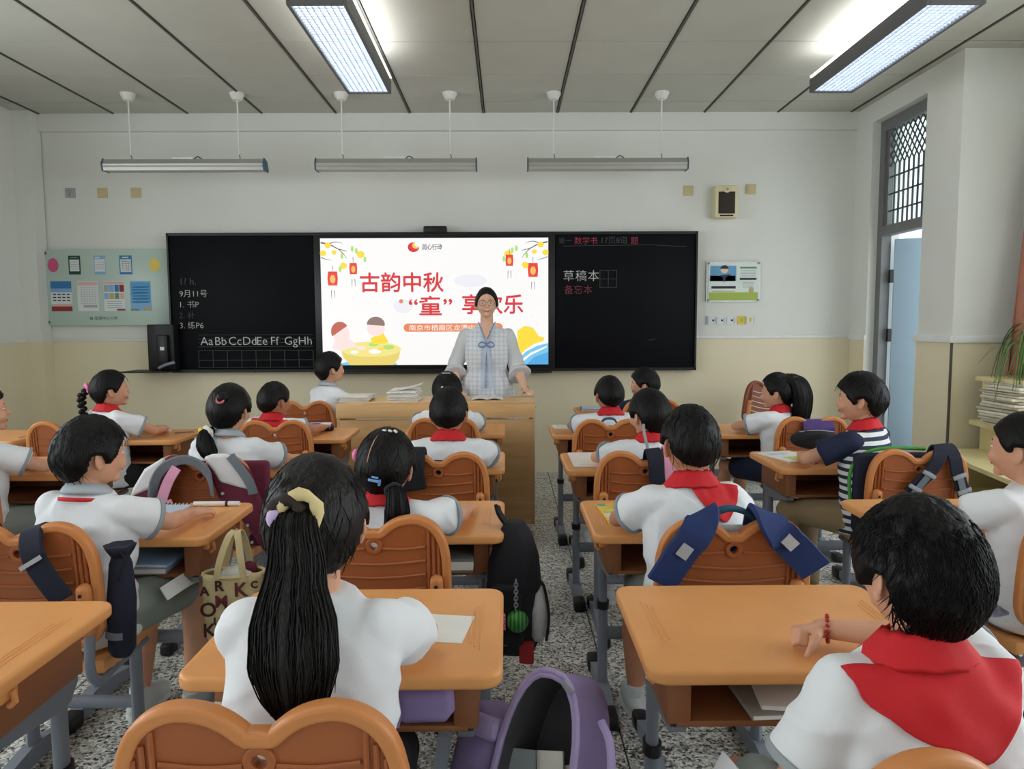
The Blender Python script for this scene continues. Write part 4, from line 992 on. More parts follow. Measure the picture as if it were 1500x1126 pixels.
    if collar:
        bm = bmesh.new(); n = 30; rows = []
        for (dz, r_, f) in ((.030, .050, 0), (.033, .053, 0), (.012, .070, 0), (.002, .074, 0), (.004, .064, 0), (.02, .050, 0)):
            rows.append([(neckb.x + r_ * math.cos(2 * PI * k_ / n), neckb.y - .0 + (r_ * .92) * math.sin(2 * PI * k_ / n), zb + dz - .012 * math.sin(2 * PI * k_ / n) - .002) for k_ in range(n)])
        loft(bm, rows + rows[:1], False); bmesh.ops.remove_doubles(bm, verts=bm.verts, dist=.0005); finish(bm, 'collar', collar, so, True)
    if pants is not None:
        bm = bmesh.new(); ball(bm, (0, .0, .50), (.145, .125, .085), 3)
        for s in (-1, 1):
            kx = s * (.082 + legspread); h0 = V((s * .07, .02, .495)); kn = V((kx, knees, .478))
            if pantlen <= 1: tube(bm, [h0, h0.lerp(kn, .5), h0.lerp(kn, pantlen)], [.082, .076, .070], 18); ball(bm, h0, .082, 2)
            else: capsule(bm, [h0, kn, V((kx, knees + .03, .27)), V((kx, knees, .11))], [.080, .064, .062, .054], 16)
        pm = remesh(bm, .009, 3, wrinkle(seed + 9, .004)); link(pm, 'trousers', pants, t)
    for s in (-1, 1):
        kx = s * (.082 + legspread); y0 = knees
        bm = bmesh.new(); loft(bm, [ell(kx, y0 + .035, z, rx, ry, 20, 2.4) for z, rx, ry in ((.006, .036, .098), (.02, .039, .102), (.045, .037, .095), (.062, .033, .075))] + [ell(kx, y0 - .005, .085, .031, .045, 20), ell(kx, y0 - .008, .098, .029, .040, 20)])
        o = finish(bm, 'shoe', shoes or m_shoe, t, True, 1.0); bm = bmesh.new(); loft(bm, [ell(kx, y0 + .035, z, .041, .104, 20, 2.4) for z in (.0, .018)]); finish(bm, 'sole', m_white, o, True, .8)
    # red scarf: band round the neck, cloth on the back, knot and two tails in front
    if scarf:
        bm = bmesh.new(); n = 36; rows = []
        for (dz, r_) in ((.036, .052), (.026, .060), (.010, .072), (-.006, .086), (-.013, .089), (-.008, .080), (.006, .066), (.02, .052)):
            rows.append([(neckb.x + r_ * math.cos(2 * PI * k_ / n), neckb.y + r_ * (.88 if math.sin(2 * PI * k_ / n) > 0 else .80) * math.sin(2 * PI * k_ / n), zb + dz - .012 * math.sin(2 * PI * k_ / n) + .002 * math.sin(k_ * 1.9)) for k_ in range(n)])
        loft(bm, rows + rows[:1], False); bmesh.ops.remove_doubles(bm, verts=bm.verts, dist=.0004); sc = finish(bm, 'scarf', m_red, t, True)
        if scarf != 'band':
            sx, wd, ht, side = scarf
            bm = bmesh.new(); g = []; nu, nv = 26, 22
            D = V((0, .62, -.78)).normalized(); Wv = V((0, .78, .62))
            for i in range(nv + 1):
                v = i / nv; row = []
                for j in range(nu + 1):
                    u = -1 + 2 * j / nu
                    top = .0; dep = ht * (1 - abs(u - side) ** 1.7 * (.62 if abs(u - side) < 1 else .62)); dep = max(dep, ht * .12)
                    x = neckb.x + sx + u * wd * (1 - .12 * v); w_ = V((0, neckb.y - .035, zb + .012)).dot(Wv) - dep * v + .004 * math.sin(u * 5 + v * 3)
                    o_ = V((x, 0, 0)) + Wv * w_ - D * 1.5
                    hit = T_.ray_cast(o_, D, 2.5)
                    p = hit[0] - D * (.007 + .0035 * math.sin(u * 7 + 2 * v) * v + .004 * noise.noise(V((u * 3, v * 3, seed)))) if hit[0] else None
                    row.append(p)
                g.append(row)
            vv = [[bm.verts.new(p) if p else None for p in r] for r in g]
            for i in range(nv):
                for j in range(nu):
                    q = (vv[i][j], vv[i][j + 1], vv[i + 1][j + 1], vv[i + 1][j])
                    if all(q) and max((q[a].co - q[(a + 1) % 4].co).length for a in range(4)) < .06: bm.faces.new(q)
            for v_ in [v_ for v_ in bm.verts if not v_.link_faces]: bm.verts.remove(v_)
            bmesh.ops.smooth_vert(bm, verts=bm.verts, factor=.4, use_axis_x=True, use_axis_y=True, use_axis_z=True)
            o = finish(bm, 'scarf_back', m_red, sc, True); o.modifiers.new('s', 'SOLIDIFY').thickness = .003
        bm = bmesh.new(); ball(bm, (neckb.x, neckb.y + .075, zb - .035), (.018, .014, .016), 2)
        for s in (-1, 1): ribbon(bm, spline([(neckb.x, neckb.y + .08, zb - .04), (neckb.x + s * .03, neckb.y + .10, zb - .09), (neckb.x + s * .045, neckb.y + .095, zb - .15)], 3), [.012, .02, .03, .04, .045, .04, .015], .003)
        finish(bm, 'knot', m_red, sc, True, .8)
    t['_'] = 0; del t['_']
    return dict(t=t, xf=xf, hx=hx, hy=hy, hz=hz, hair=cap_, neck=neckb, bvh=T_, skin=skin, hairmat=hairmat, shirt=so, A=A)
def tail(K, name, pts, rad, flat=(1, .55), strands=60, seed=1, up=(1, 0, 0), spread=1.0):
    """a ponytail: solid core with strands lying along it"""
    P = spline(pts, 5); n = len(P); k = len(rad) - 1
    R = [rad[min(k, int(i / (n - 1) * k))] + (rad[min(k, int(i / (n - 1) * k) + 1)] - rad[min(k, int(i / (n - 1) * k))]) * ((i / (n - 1) * k) % 1 if i < n - 1 else 0) for i in range(n)]
    R[-1] = rad[-1]
    bm = bmesh.new(); rr = tube(bm, P, R, 22, True, flat, up)
    for i, ring in enumerate(rr):
        for j, v in enumerate(ring):
            c = P[i]; v.co = c + (v.co - c) * (1 + .10 * math.sin(j * 2.9 + seed) + .06 * noise.noise(V((j * 1.3, i * .25, seed))))
    o = finish(bm, name, K['hairmat'], K['hair'], True)
    if strands:
        r = random.Random(seed); bm = bmesh.new()
        for _ in range(strands):
            a = r.uniform(0, 2 * PI); f = r.uniform(.85, 1.12) * spread; i0 = r.randint(0, n // 3); i1 = n - 1 - (r.randint(0, n // 4) if r.random() < .5 else 0); pts2 = []
            for i in range(i0, i1 + 1):
                tt = (P[min(i + 1, n - 1)] - P[max(i - 1, 0)]).normalized(); aa = (V(up) - tt * V(up).dot(tt)).normalized(); bb = tt.cross(aa)
                a += r.uniform(-.05, .05)
                pts2.append(P[i] + aa * (math.cos(a) * R[i] * flat[0] * f) + bb * (math.sin(a) * R[i] * flat[1] * f))
            if len(pts2) < 3: continue
            d = (pts2[-1] - pts2[-2]); pts2.append(pts2[-1] + d * r.uniform(.3, 1.6) + V((r.uniform(-.006, .006), 0, 0)))
            tube(bm, pts2, [.0013] * (len(pts2) - 1) + [.0004], 3, False)
        s = finish(bm, 'tail_strands', K['hairmat'], K['hair'], True); s['kind'] = 'stuff'
    return o
m_pinktie = M('pink_elastic', (240, 130, 180), .6); m_cream_tie = M('cream_scrunchie', (226, 206, 150), .8); m_lilac = M('lilac_cloth', (206, 186, 226), .8); m_bluec = M('blue_clip', (120, 160, 220), .4); m_yel = M('yellow_tie', (236, 210, 70), .6); m_wclip = M('white_clip', (236, 232, 226), .4)
m_sock = M('patterned_skirt_cloth', (150, 150, 176), .9, .7, 22); m_brown_scr = M('dark_bow_cloth', (52, 40, 38), .8)
def ring_tie(K, name, c, r, mat, axis=(0, -1, .3), th=.008):
    a = V(axis).normalized(); u = a.orthogonal().normalized(); v = a.cross(u); c = V(c)
    bm = bmesh.new(); P = [c + (u * math.cos(k * PI / 8) + v * math.sin(k * PI / 8)) * r for k in range(17)]
    tube(bm, P, [th * (1 + .25 * math.sin(k * 2.1)) for k in range(16)] + [th], 8, False); return finish(bm, name, mat, K['hair'], True)
def clip(K, c, s, mat, rot=0):
    bm = bmesh.new(); box(bm, (0, 0, 0), s, min(s) * .3, Matrix.Rotation(rot, 3, 'Y')); bmesh.ops.translate(bm, vec=V(c), verts=bm.verts); bmesh.ops.transform(bm, matrix=K['xf'], verts=bm.verts)
    return finish(bm, 'hair_clip', mat, K['hair'], True, .8)

# row nearest the camera
k = seated('pony', 'girl in white with a very long black ponytail down her back, nearest the camera', (-.335, 1.165), 0, (3, 2), top=1.138, lean=.02, hairstyle='tied', hairmat=m_hair2, shirt='tee', pants=m_dark, voxel=.0042, strands=260,
           arms={'el': (-.18, .235, .752), 'er': (.17, .235, .752), 'sl': (-.108, .05, .835), 'sr': (.104, .05, .835), 'wl': (-.05, .30, .742), 'wr': (.06, .29, .748), 'dl': (.95, .25, -.1), 'dr': (-.8, .55, -.1)}, skin=m_skin)
X = k['xf']
tie = X @ V((-.005, -.108, .050))
tail(k, 'ponytail', [tie + V((0, .022, -.004)), tie + V((0, -.022, -.012)), tie + V((.008, -.045, -.07)), (.010, -.095, .94), (.018, -.128, .875), (.020, -.136, .815), (.018, -.132, .765)], [.024, .030, .038, .044, .058, .060, .044, .012], (1.0, .42), 260, 3, spread=1.02)
ring_tie(k, 'scrunchie', tie + V((.004, -.008, 0)), .030, m_cream_tie, (0, -1, .1), .010); ring_tie(k, 'scrunchie_band', tie + V((-.016, -.010, 0)), .022, m_brown_scr, (0, -1, .1), .010)
bm = bmesh.new(); ball(bm, tie + V((-.034, -.016, -.006)), (.012, .010, .016), 2); finish(bm, 'scrunchie_charm', m_lilac, k['hair'], True)
k = seated('near', 'boy seen from behind in a wide red scarf and white polo, fist on the desk', (0.620, 1.008), 6, (8, 6), top=1.100, lean=.005, headoff=(.01, .0), hairstyle='boy', shirt='polo', scarf=(.0, .140, .135, .08), pants=m_greyshort, voxel=.0036, strands=2600, legspread=.06, knees=.34, head_size=.94, pantlen=.92,
           arms={'el': (-.20, .05, .635), 'wl': (-.10, .22, .575), 'dl': (.6, .7, -.1), 'wr': (.055, .405, .745), 'er': (.25, .30, .755), 'dr': (-1, .02, -.10), 'nr': (0, .35, 1)}, hand_curl=(.5, 1.9))
A = k['A']; w = A['wr']
bm = bmesh.new()
for j in range(14):
    a = 2 * PI * j / 14; d = (A['wr'] - A['er']).normalized(); u = d.orthogonal().normalized(); v = d.cross(u); ball(bm, w - d * .012 + (u * math.cos(a) + v * math.sin(a)) * .025, .0048, 1)
finish(bm, 'bead_bracelet', M('red_beads', (178, 44, 30), .35), k['t'], True)
# white side stripe of the grey shorts is drawn in cloth: a strip lying on the outer thigh
for s in (-1,):
    ribbono('side_stripe', [(s * .185, .08, .535), (s * .195, .20, .545), (s * .200, .305, .54)], .05, .004, m_shirt, k['t'], (.5, 0, .85))

# second row of desks from the camera
k = seated('g3', 'girl with a low side ponytail, white star clips and a blue hair clip', (-0.375, 2.130), -4, (-4, -4), tilt=4, top=1.050, hairstyle='tied', scarf='band', pants=m_dark, voxel=.0048, strands=150, shirt='polo',
           arms={'er': (.21, .17, .75), 'wr': (.215, .30, .735), 'dr': (.05, 1, -.05), 'nr': (.2, 0, 1), 'el': (-.2, .2, .75), 'wl': (-.03, .28, .735)}, hand_curl=(.5, .12))
X = k['xf']
tail(k, 'ponytail', [X @ V((.045, -.085, -.045)), X @ V((.068, -.112, -.06)), X @ V((.078, -.118, -.11)), X @ V((.070, -.105, -.16)), X @ V((.066, -.10, -.195))], [.018, .026, .034, .03, .010], (1, .8), 70, 4)
ring_tie(k, 'hair_tie', X @ V((.058, -.101, -.053)), .022, m_dark, (.5, -1, -.5), .007)
clip(k, (.0, -.112, -.028), (.034, .006, .008), m_bluec, .1); clip(k, (.004, -.114, -.018), (.020, .005, .006), m_bluec, .1); clip(k, (.015, -.103, -.034), (.008, .006, .02), m_bluec)
for dx in (.0, .017, .034): clip(k, (dx, -.040, .113), (.012, .010, .006), m_wclip, dx * 20)
bm = bmesh.new(); ball(bm, X @ V((-.086, -.03, .03)), (.012, .02, .02), 2); finish(bm, 'pink_hair_clip', m_pinktie, k['hair'], True)
# hair parting, a thin pale line down the crown
bm = bmesh.new(); tube(bm, [X @ (head_pt((-.28 * math.cos(e), -math.cos(e), math.sin(e)), k['hx'], k['hy'], k['hz']) * 1.0 + V((-.28 * math.cos(e), -math.cos(e), math.sin(e))) * .0150) for e in (1.2, 1.0, .8, .6, .4, .2)], .0014, 5); finish(bm, 'parting', m_skin, k['hair'], True)

k = seated('b1', 'boy with grey-collared white polo and red neck trim, face turned aside', (-1.260, 2.105), -10, (-30, 0), top=1.095, hairstyle='boy', pants=m_greyshort, voxel=.0048, strands=260, collar=M('grey_collar', (176, 184, 190), .9), legspread=.02, pantlen=.9, head_size=.96,
           arms={'er': (.185, .15, .752), 'wr': (.16, .30, .737), 'dr': (.25, 1, -.05), 'nr': (.2, 0, 1), 'el': (-.2, .18, .75), 'wl': (-.05, .28, .737)}, hand_curl=(.5, .25), skin=m_skin)
bm = bmesh.new(); n_ = 24; nb = k['neck']
loft(bm, [[(nb.x + r * math.cos(2 * PI * j / n_), nb.y + r * .9 * math.sin(2 * PI * j / n_), nb.z - .010 + dz - .014 * math.sin(2 * PI * j / n_)) for j in range(n_)] for r, dz in ((.078, .003), (.083, -.006), (.079, -.008), (.073, 0))]); finish(bm, 'neck_trim', m_red, k['shirt'], True)
ribbono('side_stripe', [(.19, .10, .54), (.20, .22, .55), (.205, .335, .535)], .045, .004, m_shirt, k['t'], (-.5, 0, .85))

k = seated('d3', 'boy in white polo with small red scarf flap, at the yellow book desk', (0.555, 2.103), 4, (6, 0), top=1.118, hairstyle='shorn', scarf=(.05, .078, .115, .1), pants=m_greyshort, voxel=.0048, strands=200, shirt='polo', skin=m_skin2,
           arms={'el': (-.20, .15, .748), 'wl': (-.08, .31, .74), 'er': (.2, .18, .748)})
k = seated('e3', 'shorn pupil in a plain white tee at the right edge, face turned to the screen', (1.620, 2.147), 22, (14, 2), top=1.085, hairstyle='shorn', pants=m_sock, voxel=.006, shirt='tee', pantlen=.85,
           arms={'el': (-.20, .17, .75), 'wl': (-.10, .34, .738), 'dl': (.7, .7, -.1)})

# third row
k = seated('c2', 'shorn boy from behind with thin red scarf at neck, before the podium', (-0.260, 3.145), 0, (0, 0), top=1.085, hairstyle='shorn', scarf='band', pants=m_dark, voxel=.007, skin=m_skin2)
k = seated('d2', 'girl with a side pigtail on a white tie and a grey strap over her shirt', (0.645, 3.145), 12, (16, -2), top=1.075, hairstyle='tied', scarf='band', pants=m_dark, voxel=.007, strands=60)
X = k['xf']
tail(k, 'pigtail', [X @ V((.06, -.07, -.02)), X @ V((.094, -.085, -.03)), X @ V((.10, -.085, -.08)), X @ V((.09, -.08, -.125)), X @ V((.085, -.08, -.15))], [.016, .026, .036, .034, .012], (1, .85), 30, 5)
ring_tie(k, 'hair_tie', X @ V((.078, -.078, -.022)), .020, m_wclip, (1, -.4, -.2), .009)
ribbono('shirt_strap', [(-.06, -.02, .925), (-.075, -.06, .90), (-.07, -.085, .84), (-.06, -.10, .76)], .012, .003, m_greycuff, k['shirt'])
k = seated('b2', 'girl with a low ponytail on a yellow and white tie, grey collar', (-1.220, 3.110), -4, (-6, 0), top=1.110, hairstyle='tied', pants=m_dark, voxel=.007, strands=80, collar=M('grey_collar', (150, 156, 160), .9))
X = k['xf']
tail(k, 'ponytail', [X @ V((-.035, -.075, -.075)), X @ V((-.055, -.105, -.09)), X @ V((-.045, -.125, -.13)), X @ V((-.025, -.13, -.17)), X @ V((-.02, -.125, -.205))], [.016, .026, .036, .034, .012], (1, .75), 40, 6)
ring_tie(k, 'hair_tie', X @ V((-.05, -.095, -.083)), .021, m_wclip, (-.5, -1, -.4), .010); bm = bmesh.new(); ball(bm, X @ V((-.075, -.10, -.075)), .014, 2); finish(bm, 'tie_bead', m_yel, k['hair'], True)
bm = bmesh.new(); ball(bm, X @ V((.02, -.085, .065)), (.028, .026, .024), 2); finish(bm, 'hair_knot', m_hair, k['hair'], True)
ring_tie(k, 'pink_hair_tie', X @ V((.018, -.10, .058)), .016, M('dusty_pink', (206, 110, 120), .7), (0, -1, .5), .005)
k = seated('a2', 'pupil at the left edge in profile with arms folded on the desk', (-2.300, 3.080), -30, (-26, 4), top=1.115, hairstyle='shorn', pants=m_greyshort, voxel=.006, skin=m_skin, shirt='polo', pantlen=.95)
k = seated('e2', 'boy in a navy and white striped shirt with red scarf and khaki trousers, in profile', (1.610, 3.155), 38, (22, 0), top=1.145, hairstyle='boy', scarf='band', shirt='stripe', pants=m_khaki, voxel=.005, strands=200, pantlen=1.2, legspread=.01, knees=.33, shoes=m_shoe,
           arms={'el': (-.205, .20, .755), 'wl': (-.06, .30, .742)})

# fourth row
k = seated('a1', 'girl with a long braid on a pink tie and red scarf, in profile', (-2.335, 4.167), -28, (-26, 2), top=1.108, hairstyle='tied', scarf='band', pants=m_dark, voxel=.007, strands=60, arms={'er': (.21, .18, .75), 'wr': (.12, .32, .738)})
X = k['xf']; bm = bmesh.new(); P = spline([X @ V((-.03, -.10, .02)), X @ V((-.045, -.14, -.02)), X @ V((-.045, -.145, -.08)), X @ V((-.04, -.14, -.145))], 4)
for j, p in enumerate(P):
    sd = 1 if j % 2 else -1; ball(bm, p + V((sd * .007, sd * .004, 0)), (.019, .019, .016), 2)
finish(bm, 'braid', m_hair, k['hair'], True)
ring_tie(k, 'pink_hair_tie', X @ V((-.034, -.112, .018)), .020, m_pinktie, (-.4, -1, -.3), .011); ring_tie(k, 'braid_end_tie', X @ V((-.04, -.14, -.155)), .012, m_wclip, (0, 0, 1), .008)
bm = bmesh.new(); ball(bm, X @ V((-.04, -.14, -.185)), (.012, .012, .03), 2); finish(bm, 'braid_tip', m_hair, k['hair'], True)
k = seated('b1r', 'boy with a red scarf spread on his back, hands clasped, left of the podium', (-1.370, 4.157), -14, (-18, 0), top=1.035, hairstyle='shorn', scarf=(0, .12, .11, 0), pants=m_dark, voxel=.007, skin=m_skin2, arms={'er': (.20, .12, .75), 'wr': (.19, .28, .74), 'dr': (-.2, 1, 0), 'el': (-.18, .22, .75), 'wl': (.08, .32, .74)})
k = seated('c1', 'girl with a white bow clip on smooth black hair, nearest the podium', (-0.355, 4.222), 0, (0, 0), top=1.085, hairstyle='tied', pants=m_dark, voxel=.007, strands=60)
for dx, r in ((-.013, .6), (.013, -.6), (.002, 0)): clip(k, (dx, -.108, .030), (.026, .007, .012), m_wclip, r)
clip(k, (0, -.05, .112), (.05, .006, .004), m_wclip)
k = seated('d1', 'boy with close-cropped hair and thin red scarf, beside the thin white book', (0.600, 4.155), 4, (8, 0), top=1.060, hairstyle='shorn', scarf='band', pants=m_dark, voxel=.007, skin=m_skin2)
k = seated('e1', 'girl with loose black hair and dark bow, in profile before the red chair', (1.635, 4.215), 34, (24, -2), top=1.070, hairstyle='tied', scarf='band', pants=M('navy_cloth', (30, 38, 66)), voxel=.006, strands=60)
X = k['xf']
tail(k, 'loose_hair', [X @ V((.01, -.04, .085)), X @ V((.01, -.105, .06)), X @ V((.012, -.135, -.01)), X @ V((.014, -.135, -.09)), X @ V((.014, -.125, -.16)), X @ V((.014, -.12, -.20))], [.05, .066, .075, .072, .062, .03], (1, .55), 60, 8)
bm = bmesh.new()
for s in (-1, 1): ball(bm, X @ V((.01 + s * .02, -.10, .09)), (.022, .014, .014), 2)
finish(bm, 'hair_bow', m_brown_scr, k['hair'], True); clip(k, (.03, -.125, .082), (.014, .006, .012), m_cream_tie)

# front row
k = seated('b0', 'foremost boy in white beside the podium looking up at the screen, grey collar', (-1.310, 5.188), -34, (-22, 8), top=1.170, hairstyle='boy', pants=m_dark, voxel=.007, collar=M('grey_collar', (170, 178, 184), .9), arms={'er': (.21, .16, .75), 'wr': (.18, .32, .74)})
k = seated('d0', 'foremost boy on the door side in profile, navy sleeve', (1.025, 5.133), 42, (30, 0), top=1.050, hairstyle='boy', pants=m_dark, voxel=.007, shirt='polo')
k['shirt'].data.materials.clear(); k['shirt'].data.materials.append(m_navy)

# ------------------------------------------------------------------ the teacher, standing behind the podium
m_dress = plaid_mat('pale_plaid'); m_sheer = M('pale_grey_blue_sleeve', (212, 214, 217), .9, .04, 10); m_bow = M('pale_blue_ribbon', (184, 202, 228), .7); m_wire = M('gold_wire', (150, 120, 90), .35, metal=.6)
t = thing('person', 'woman teacher with glasses in a pale plaid dress, hand on the podium', 'person', (-.155, 5.66, 0), PI)
hx, hy, hz = .079, .095, .112
xf = Matrix.Translation((0, .035, 1.518)) @ Matrix.Rotation(math.radians(3), 4, 'Z')
bm = bmesh.new(); head_mesh(bm, xf, hx, hy, hz); face_features(bm, xf, hx, hy, hz)
capsule(bm, [(0, -.01, 1.30), (0, .0, 1.46)], [.052, .048], 16)
loft(bm, [ell(0, cy, z, rx, ry, 24) for z, rx, ry, cy in ((.80, .14, .10, 0), (1.0, .11, .08, 0), (1.15, .13, .085, .0), (1.28, .12, .055, -.005), (1.36, .052, .047, -.005))])
# local x is mirrored: her left hand is at local -x
AL = [(-.165, -.01, 1.276), (-.235, .01, 1.02), (-.295, .20, .865)]; AR = [(.165, -.01, 1.276), (.25, -.03, 1.03), (.235, .16, .855)]
for q, P_ in (('l', AL), ('r', AR)):
    P_ = [V(p) for p in P_]; capsule(bm, [P_[0], P_[0].lerp(P_[1], .5), P_[1], P_[1].lerp(P_[2], .35), P_[2]], [.047, .042, .036, .037, .026], 14)
    hand(bm, P_[2], (-.35 if q == 'l' else -.5, .9, -.12), (0, .1, 1), 1.18, .28, 1 if q == 'l' else -1)
for s in (-1, 1): capsule(bm, [(s * .08, 0, .85), (s * .085, .02, .48), (s * .085, -.01, .09)], [.085, .058, .036], 14)
link(remesh(bm, .0045, 2), 'body', M('light_skin', (228, 182, 156), .55, .05, 14), t)
k = hz / .105
for s in (-1, 1):
    bm = bmesh.new(); vs = ball(bm, (s * .028 * k, hy * .853, .003 * k), (.0125 * k, .008 * k, .005 * k), 2); bmesh.ops.transform(bm, matrix=xf, verts=vs); e = finish(bm, 'eye', m_eye, t, True)
    bm = bmesh.new(); vs = ball(bm, (s * .028 * k, hy * .89, .003 * k), (.0056 * k, .005 * k, .0054 * k), 2); bmesh.ops.transform(bm, matrix=xf, verts=vs); finish(bm, 'iris', m_iris, e, True)
    tubeo('eyebrow', [xf @ V((s * (.013 + .013 * j) * k, hy * (.89 - .022 * j * j / 2), (.021 + .003 * (j == 1)) * k)) for j in range(3)], [.0022, .003, .0014], m_hair2, t, 6)
bm = bmesh.new()
for dz, rr in ((0, .0028), (-.005, .0036)): tube(bm, [xf @ V((x * k, hy * (.915 - 15 * x * x), (-.052 + 6 * x * x * 0 + dz) * k)) for x in (-.018, -.009, 0, .009, .018)], [.001, rr, rr, rr, .001], 6)
finish(bm, 'mouth', m_lip, t, True)
hr = hair_cap('hair', xf, hx, hy, hz, 'teacher', m_hair2, t, 3.3, (80, 54)); bm = bmesh.new(); ball(bm, xf @ V((0, -.115, -.01)), (.05, .035, .045), 3); finish(bm, 'hair_bun', m_hair2, hr, True)
gl = None
for s in (-1, 1):
    P = [xf @ V((s * .032 + .026 * math.cos(a), hy * 1.02 - .006 * abs(math.cos(a)), .001 + .022 * math.sin(a))) for a in [j * PI / 10 for j in range(21)]]
    if gl is None: gl = tubeo('glasses', P, .0016, m_wire, t, 6)
    else: tubeo('rim', P, .0016, m_wire, gl, 6)
    tubeo('temple', [xf @ V((s * .058, hy * .98, .004)), xf @ V((s * .076, hy * .4, .004)), xf @ V((s * .079, -.01, .0))], .0014, m_wire, gl, 6)
tubeo('bridge', [xf @ V((-.007, hy * 1.03, .006)), xf @ V((0, hy * 1.06, .009)), xf @ V((.007, hy * 1.03, .006))], .0014, m_wire, gl, 6)
# dress: bodice, belt, gathered skirt, bell sleeves, tie and bow
bm = bmesh.new()
loft(bm, [ell(0, cy, z, rx, ry, 36, 2.3) for z, rx, ry, cy in ((1.0, .150, .108, .005), (1.03, .150, .108, .005), (1.08, .168, .120, .010), (1.17, .172, .122, .012), (1.25, .166, .100, .002), (1.305, .128, .078, -.005), (1.34, .090, .064, -.005), (1.365, .062, .055, -.005))]); capsule(bm, [(-.146, -.008, 1.274), (.146, -.008, 1.274)], [.050, .050], 16)
dme = remesh(bm, .008, 3, wrinkle(4.0, .004)); dr = link(dme, 'dress', m_dress, t)
bm = bmesh.new(); rows = []
for j, (z, r) in enumerate(((1.025, .150), (1.0, .158), (.93, .185), (.84, .205), (.7, .225), (.5, .25), (.42, .26))):
    rows.append([(math.cos(a) * r * (1 + .05 * math.sin(a * 15) * min(1, j / 2)), math.sin(a) * r * .74 * (1 + .05 * math.sin(a * 15) * min(1, j / 2)), z) for a in [2 * PI * q / 90 for q in range(90)]])
loft(bm, rows); finish(bm, 'skirt', m_dress, dr, True)
bm = bmesh.new(); loft(bm, [ell(0, .005, z, .156, .113, 36, 2.3) for z in (1.012, 1.04)]); finish(bm, 'belt', m_dress, dr, True, .8)
for P_ in (AL, AR):
    a, b, c = [V(p) for p in P_]; bm = bmesh.new(); tube(bm, [a, a.lerp(b, .4), b, b.lerp(c, .22), b.lerp(c, .34)], [.052, .056, .064, .080, .092], 22); ball(bm, a, .052, 2); link(remesh(bm, .008, 3, wrinkle(7.7, .005)), 'sleeve', m_sheer, dr)
for s in (-1, 1):
    ribbono('neck_band', [(s * .062, -.02, 1.372), (s * .054, .045, 1.352), (s * .032, .098, 1.285), (0, .124, 1.215)], .022, .005, m_bow, dr, (.6 * s, .5, .5))
    ribbono('ribbon_tail', [(s * .006, .135, 1.20), (s * .02, .143, 1.10), (s * .026, .13, 1.0), (s * .03, .165, .88)], .026, .004, m_bow, dr, (1, 0, 0))
    tubeo('bow_loop', [(0, .138, 1.205), (s * .035, .146, 1.225), (s * .06, .146, 1.20), (s * .035, .144, 1.185), (0, .138, 1.20)], .005, M('blue_bow_edge', (110, 134, 176), .7), dr, 6, smooth_pts=3)
# bare V of the neckline
bm = bmesh.new(); prism(bm, [(-.030, 1.375), (.030, 1.375), (.040, 1.35), (.014, 1.275), (0, 1.25), (-.014, 1.275), (-.040, 1.35)], .0, .092); vs = bm.verts
for v in vs:
    if v.co.y > .05: v.co.y = .064 + (1.36 - v.co.z) * .50
finish(bm, 'neckline', M('light_skin', (228, 182, 156)), dr, True, .8)
tubeo('wristband', [V(AL[2]) + V((.026 * math.cos(a), .004, .026 * math.sin(a))) for a in [j * PI / 8 for j in range(17)]], .003, m_black, t, 6)
for s in (-1, 1):
    bm = bmesh.new(); loft(bm, [ell(s * .085, .045, z, rx, ry, 20, 2.4) for z, rx, ry in ((.0, .042, .12), (.03, .043, .12), (.06, .036, .09))] + [ell(s * .085, -.01, .10, .034, .045, 20)]); finish(bm, 'shoe', m_shoe2, t, True, 1.0)
# ------------------------------------------------------------------ bags, straps, books and small things
def bagcloth(n, c): return M(n, c, .8, .08, 14, .15, 260)
m_maroon = bagcloth('maroon_nylon', (104, 34, 56)); m_bnavy = bagcloth('blue_navy_nylon', (36, 54, 104)); m_dnavy = bagcloth('dark_navy_nylon', (28, 32, 50)); m_ltgrey = bagcloth('light_grey_nylon', (222, 222, 224)); m_mgrey = bagcloth('mid_grey_nylon', (112, 120, 128))
m_pinkn = bagcloth('pink_nylon', (226, 160, 190)); m_blackn = bagcloth('black_nylon', (24, 25, 32)); m_lav = bagcloth('lavender_nylon', (146, 130, 178)); m_lav2 = bagcloth('lavender_trim', (176, 160, 206)); m_purple = bagcloth('purple_nylon', (78, 58, 118)); m_teal = bagcloth('teal_nylon', (44, 92, 116)); m_refl = M('reflective_grey', (176, 182, 186), .35); m_buck = M('grey_buckle', (150, 154, 160), .4); m_greenp = M('green_piping', (70, 150, 60), .6); m_lining = bagcloth('dark_grey_lining', (84, 82, 88))
def hung_bag(key, label, body, w=.28, cx=0.0, zt=.80, zb=.47, d=.045):
    """a school bag hung on the chair, its body on the seat side and its straps over the lobes"""
    c = CH[key]; t = thing('school_bag', label, 'bag', c.location[:], c.rotation_euler.z, 'school bags on chairs')
    bm = bmesh.new(); box(bm, (cx, -.150, (zt + zb) / 2), (w, d, zt - zb), .018, None, 3); finish(bm, 'body', body, t, True, .9)
    return t
def over(s, x0, x1, x2, zend, ztop=.835, out=.0):
    return [(x0, -.15, ztop - .06), (x0, -.185, ztop + .005), (x0, -.222, ztop + .012), (x0 * .6 + x1 * .4, -.248 - out, ztop - .03), (x1, -.246 - out, (ztop + zend) / 2), (x2, -.236 - out, zend)]
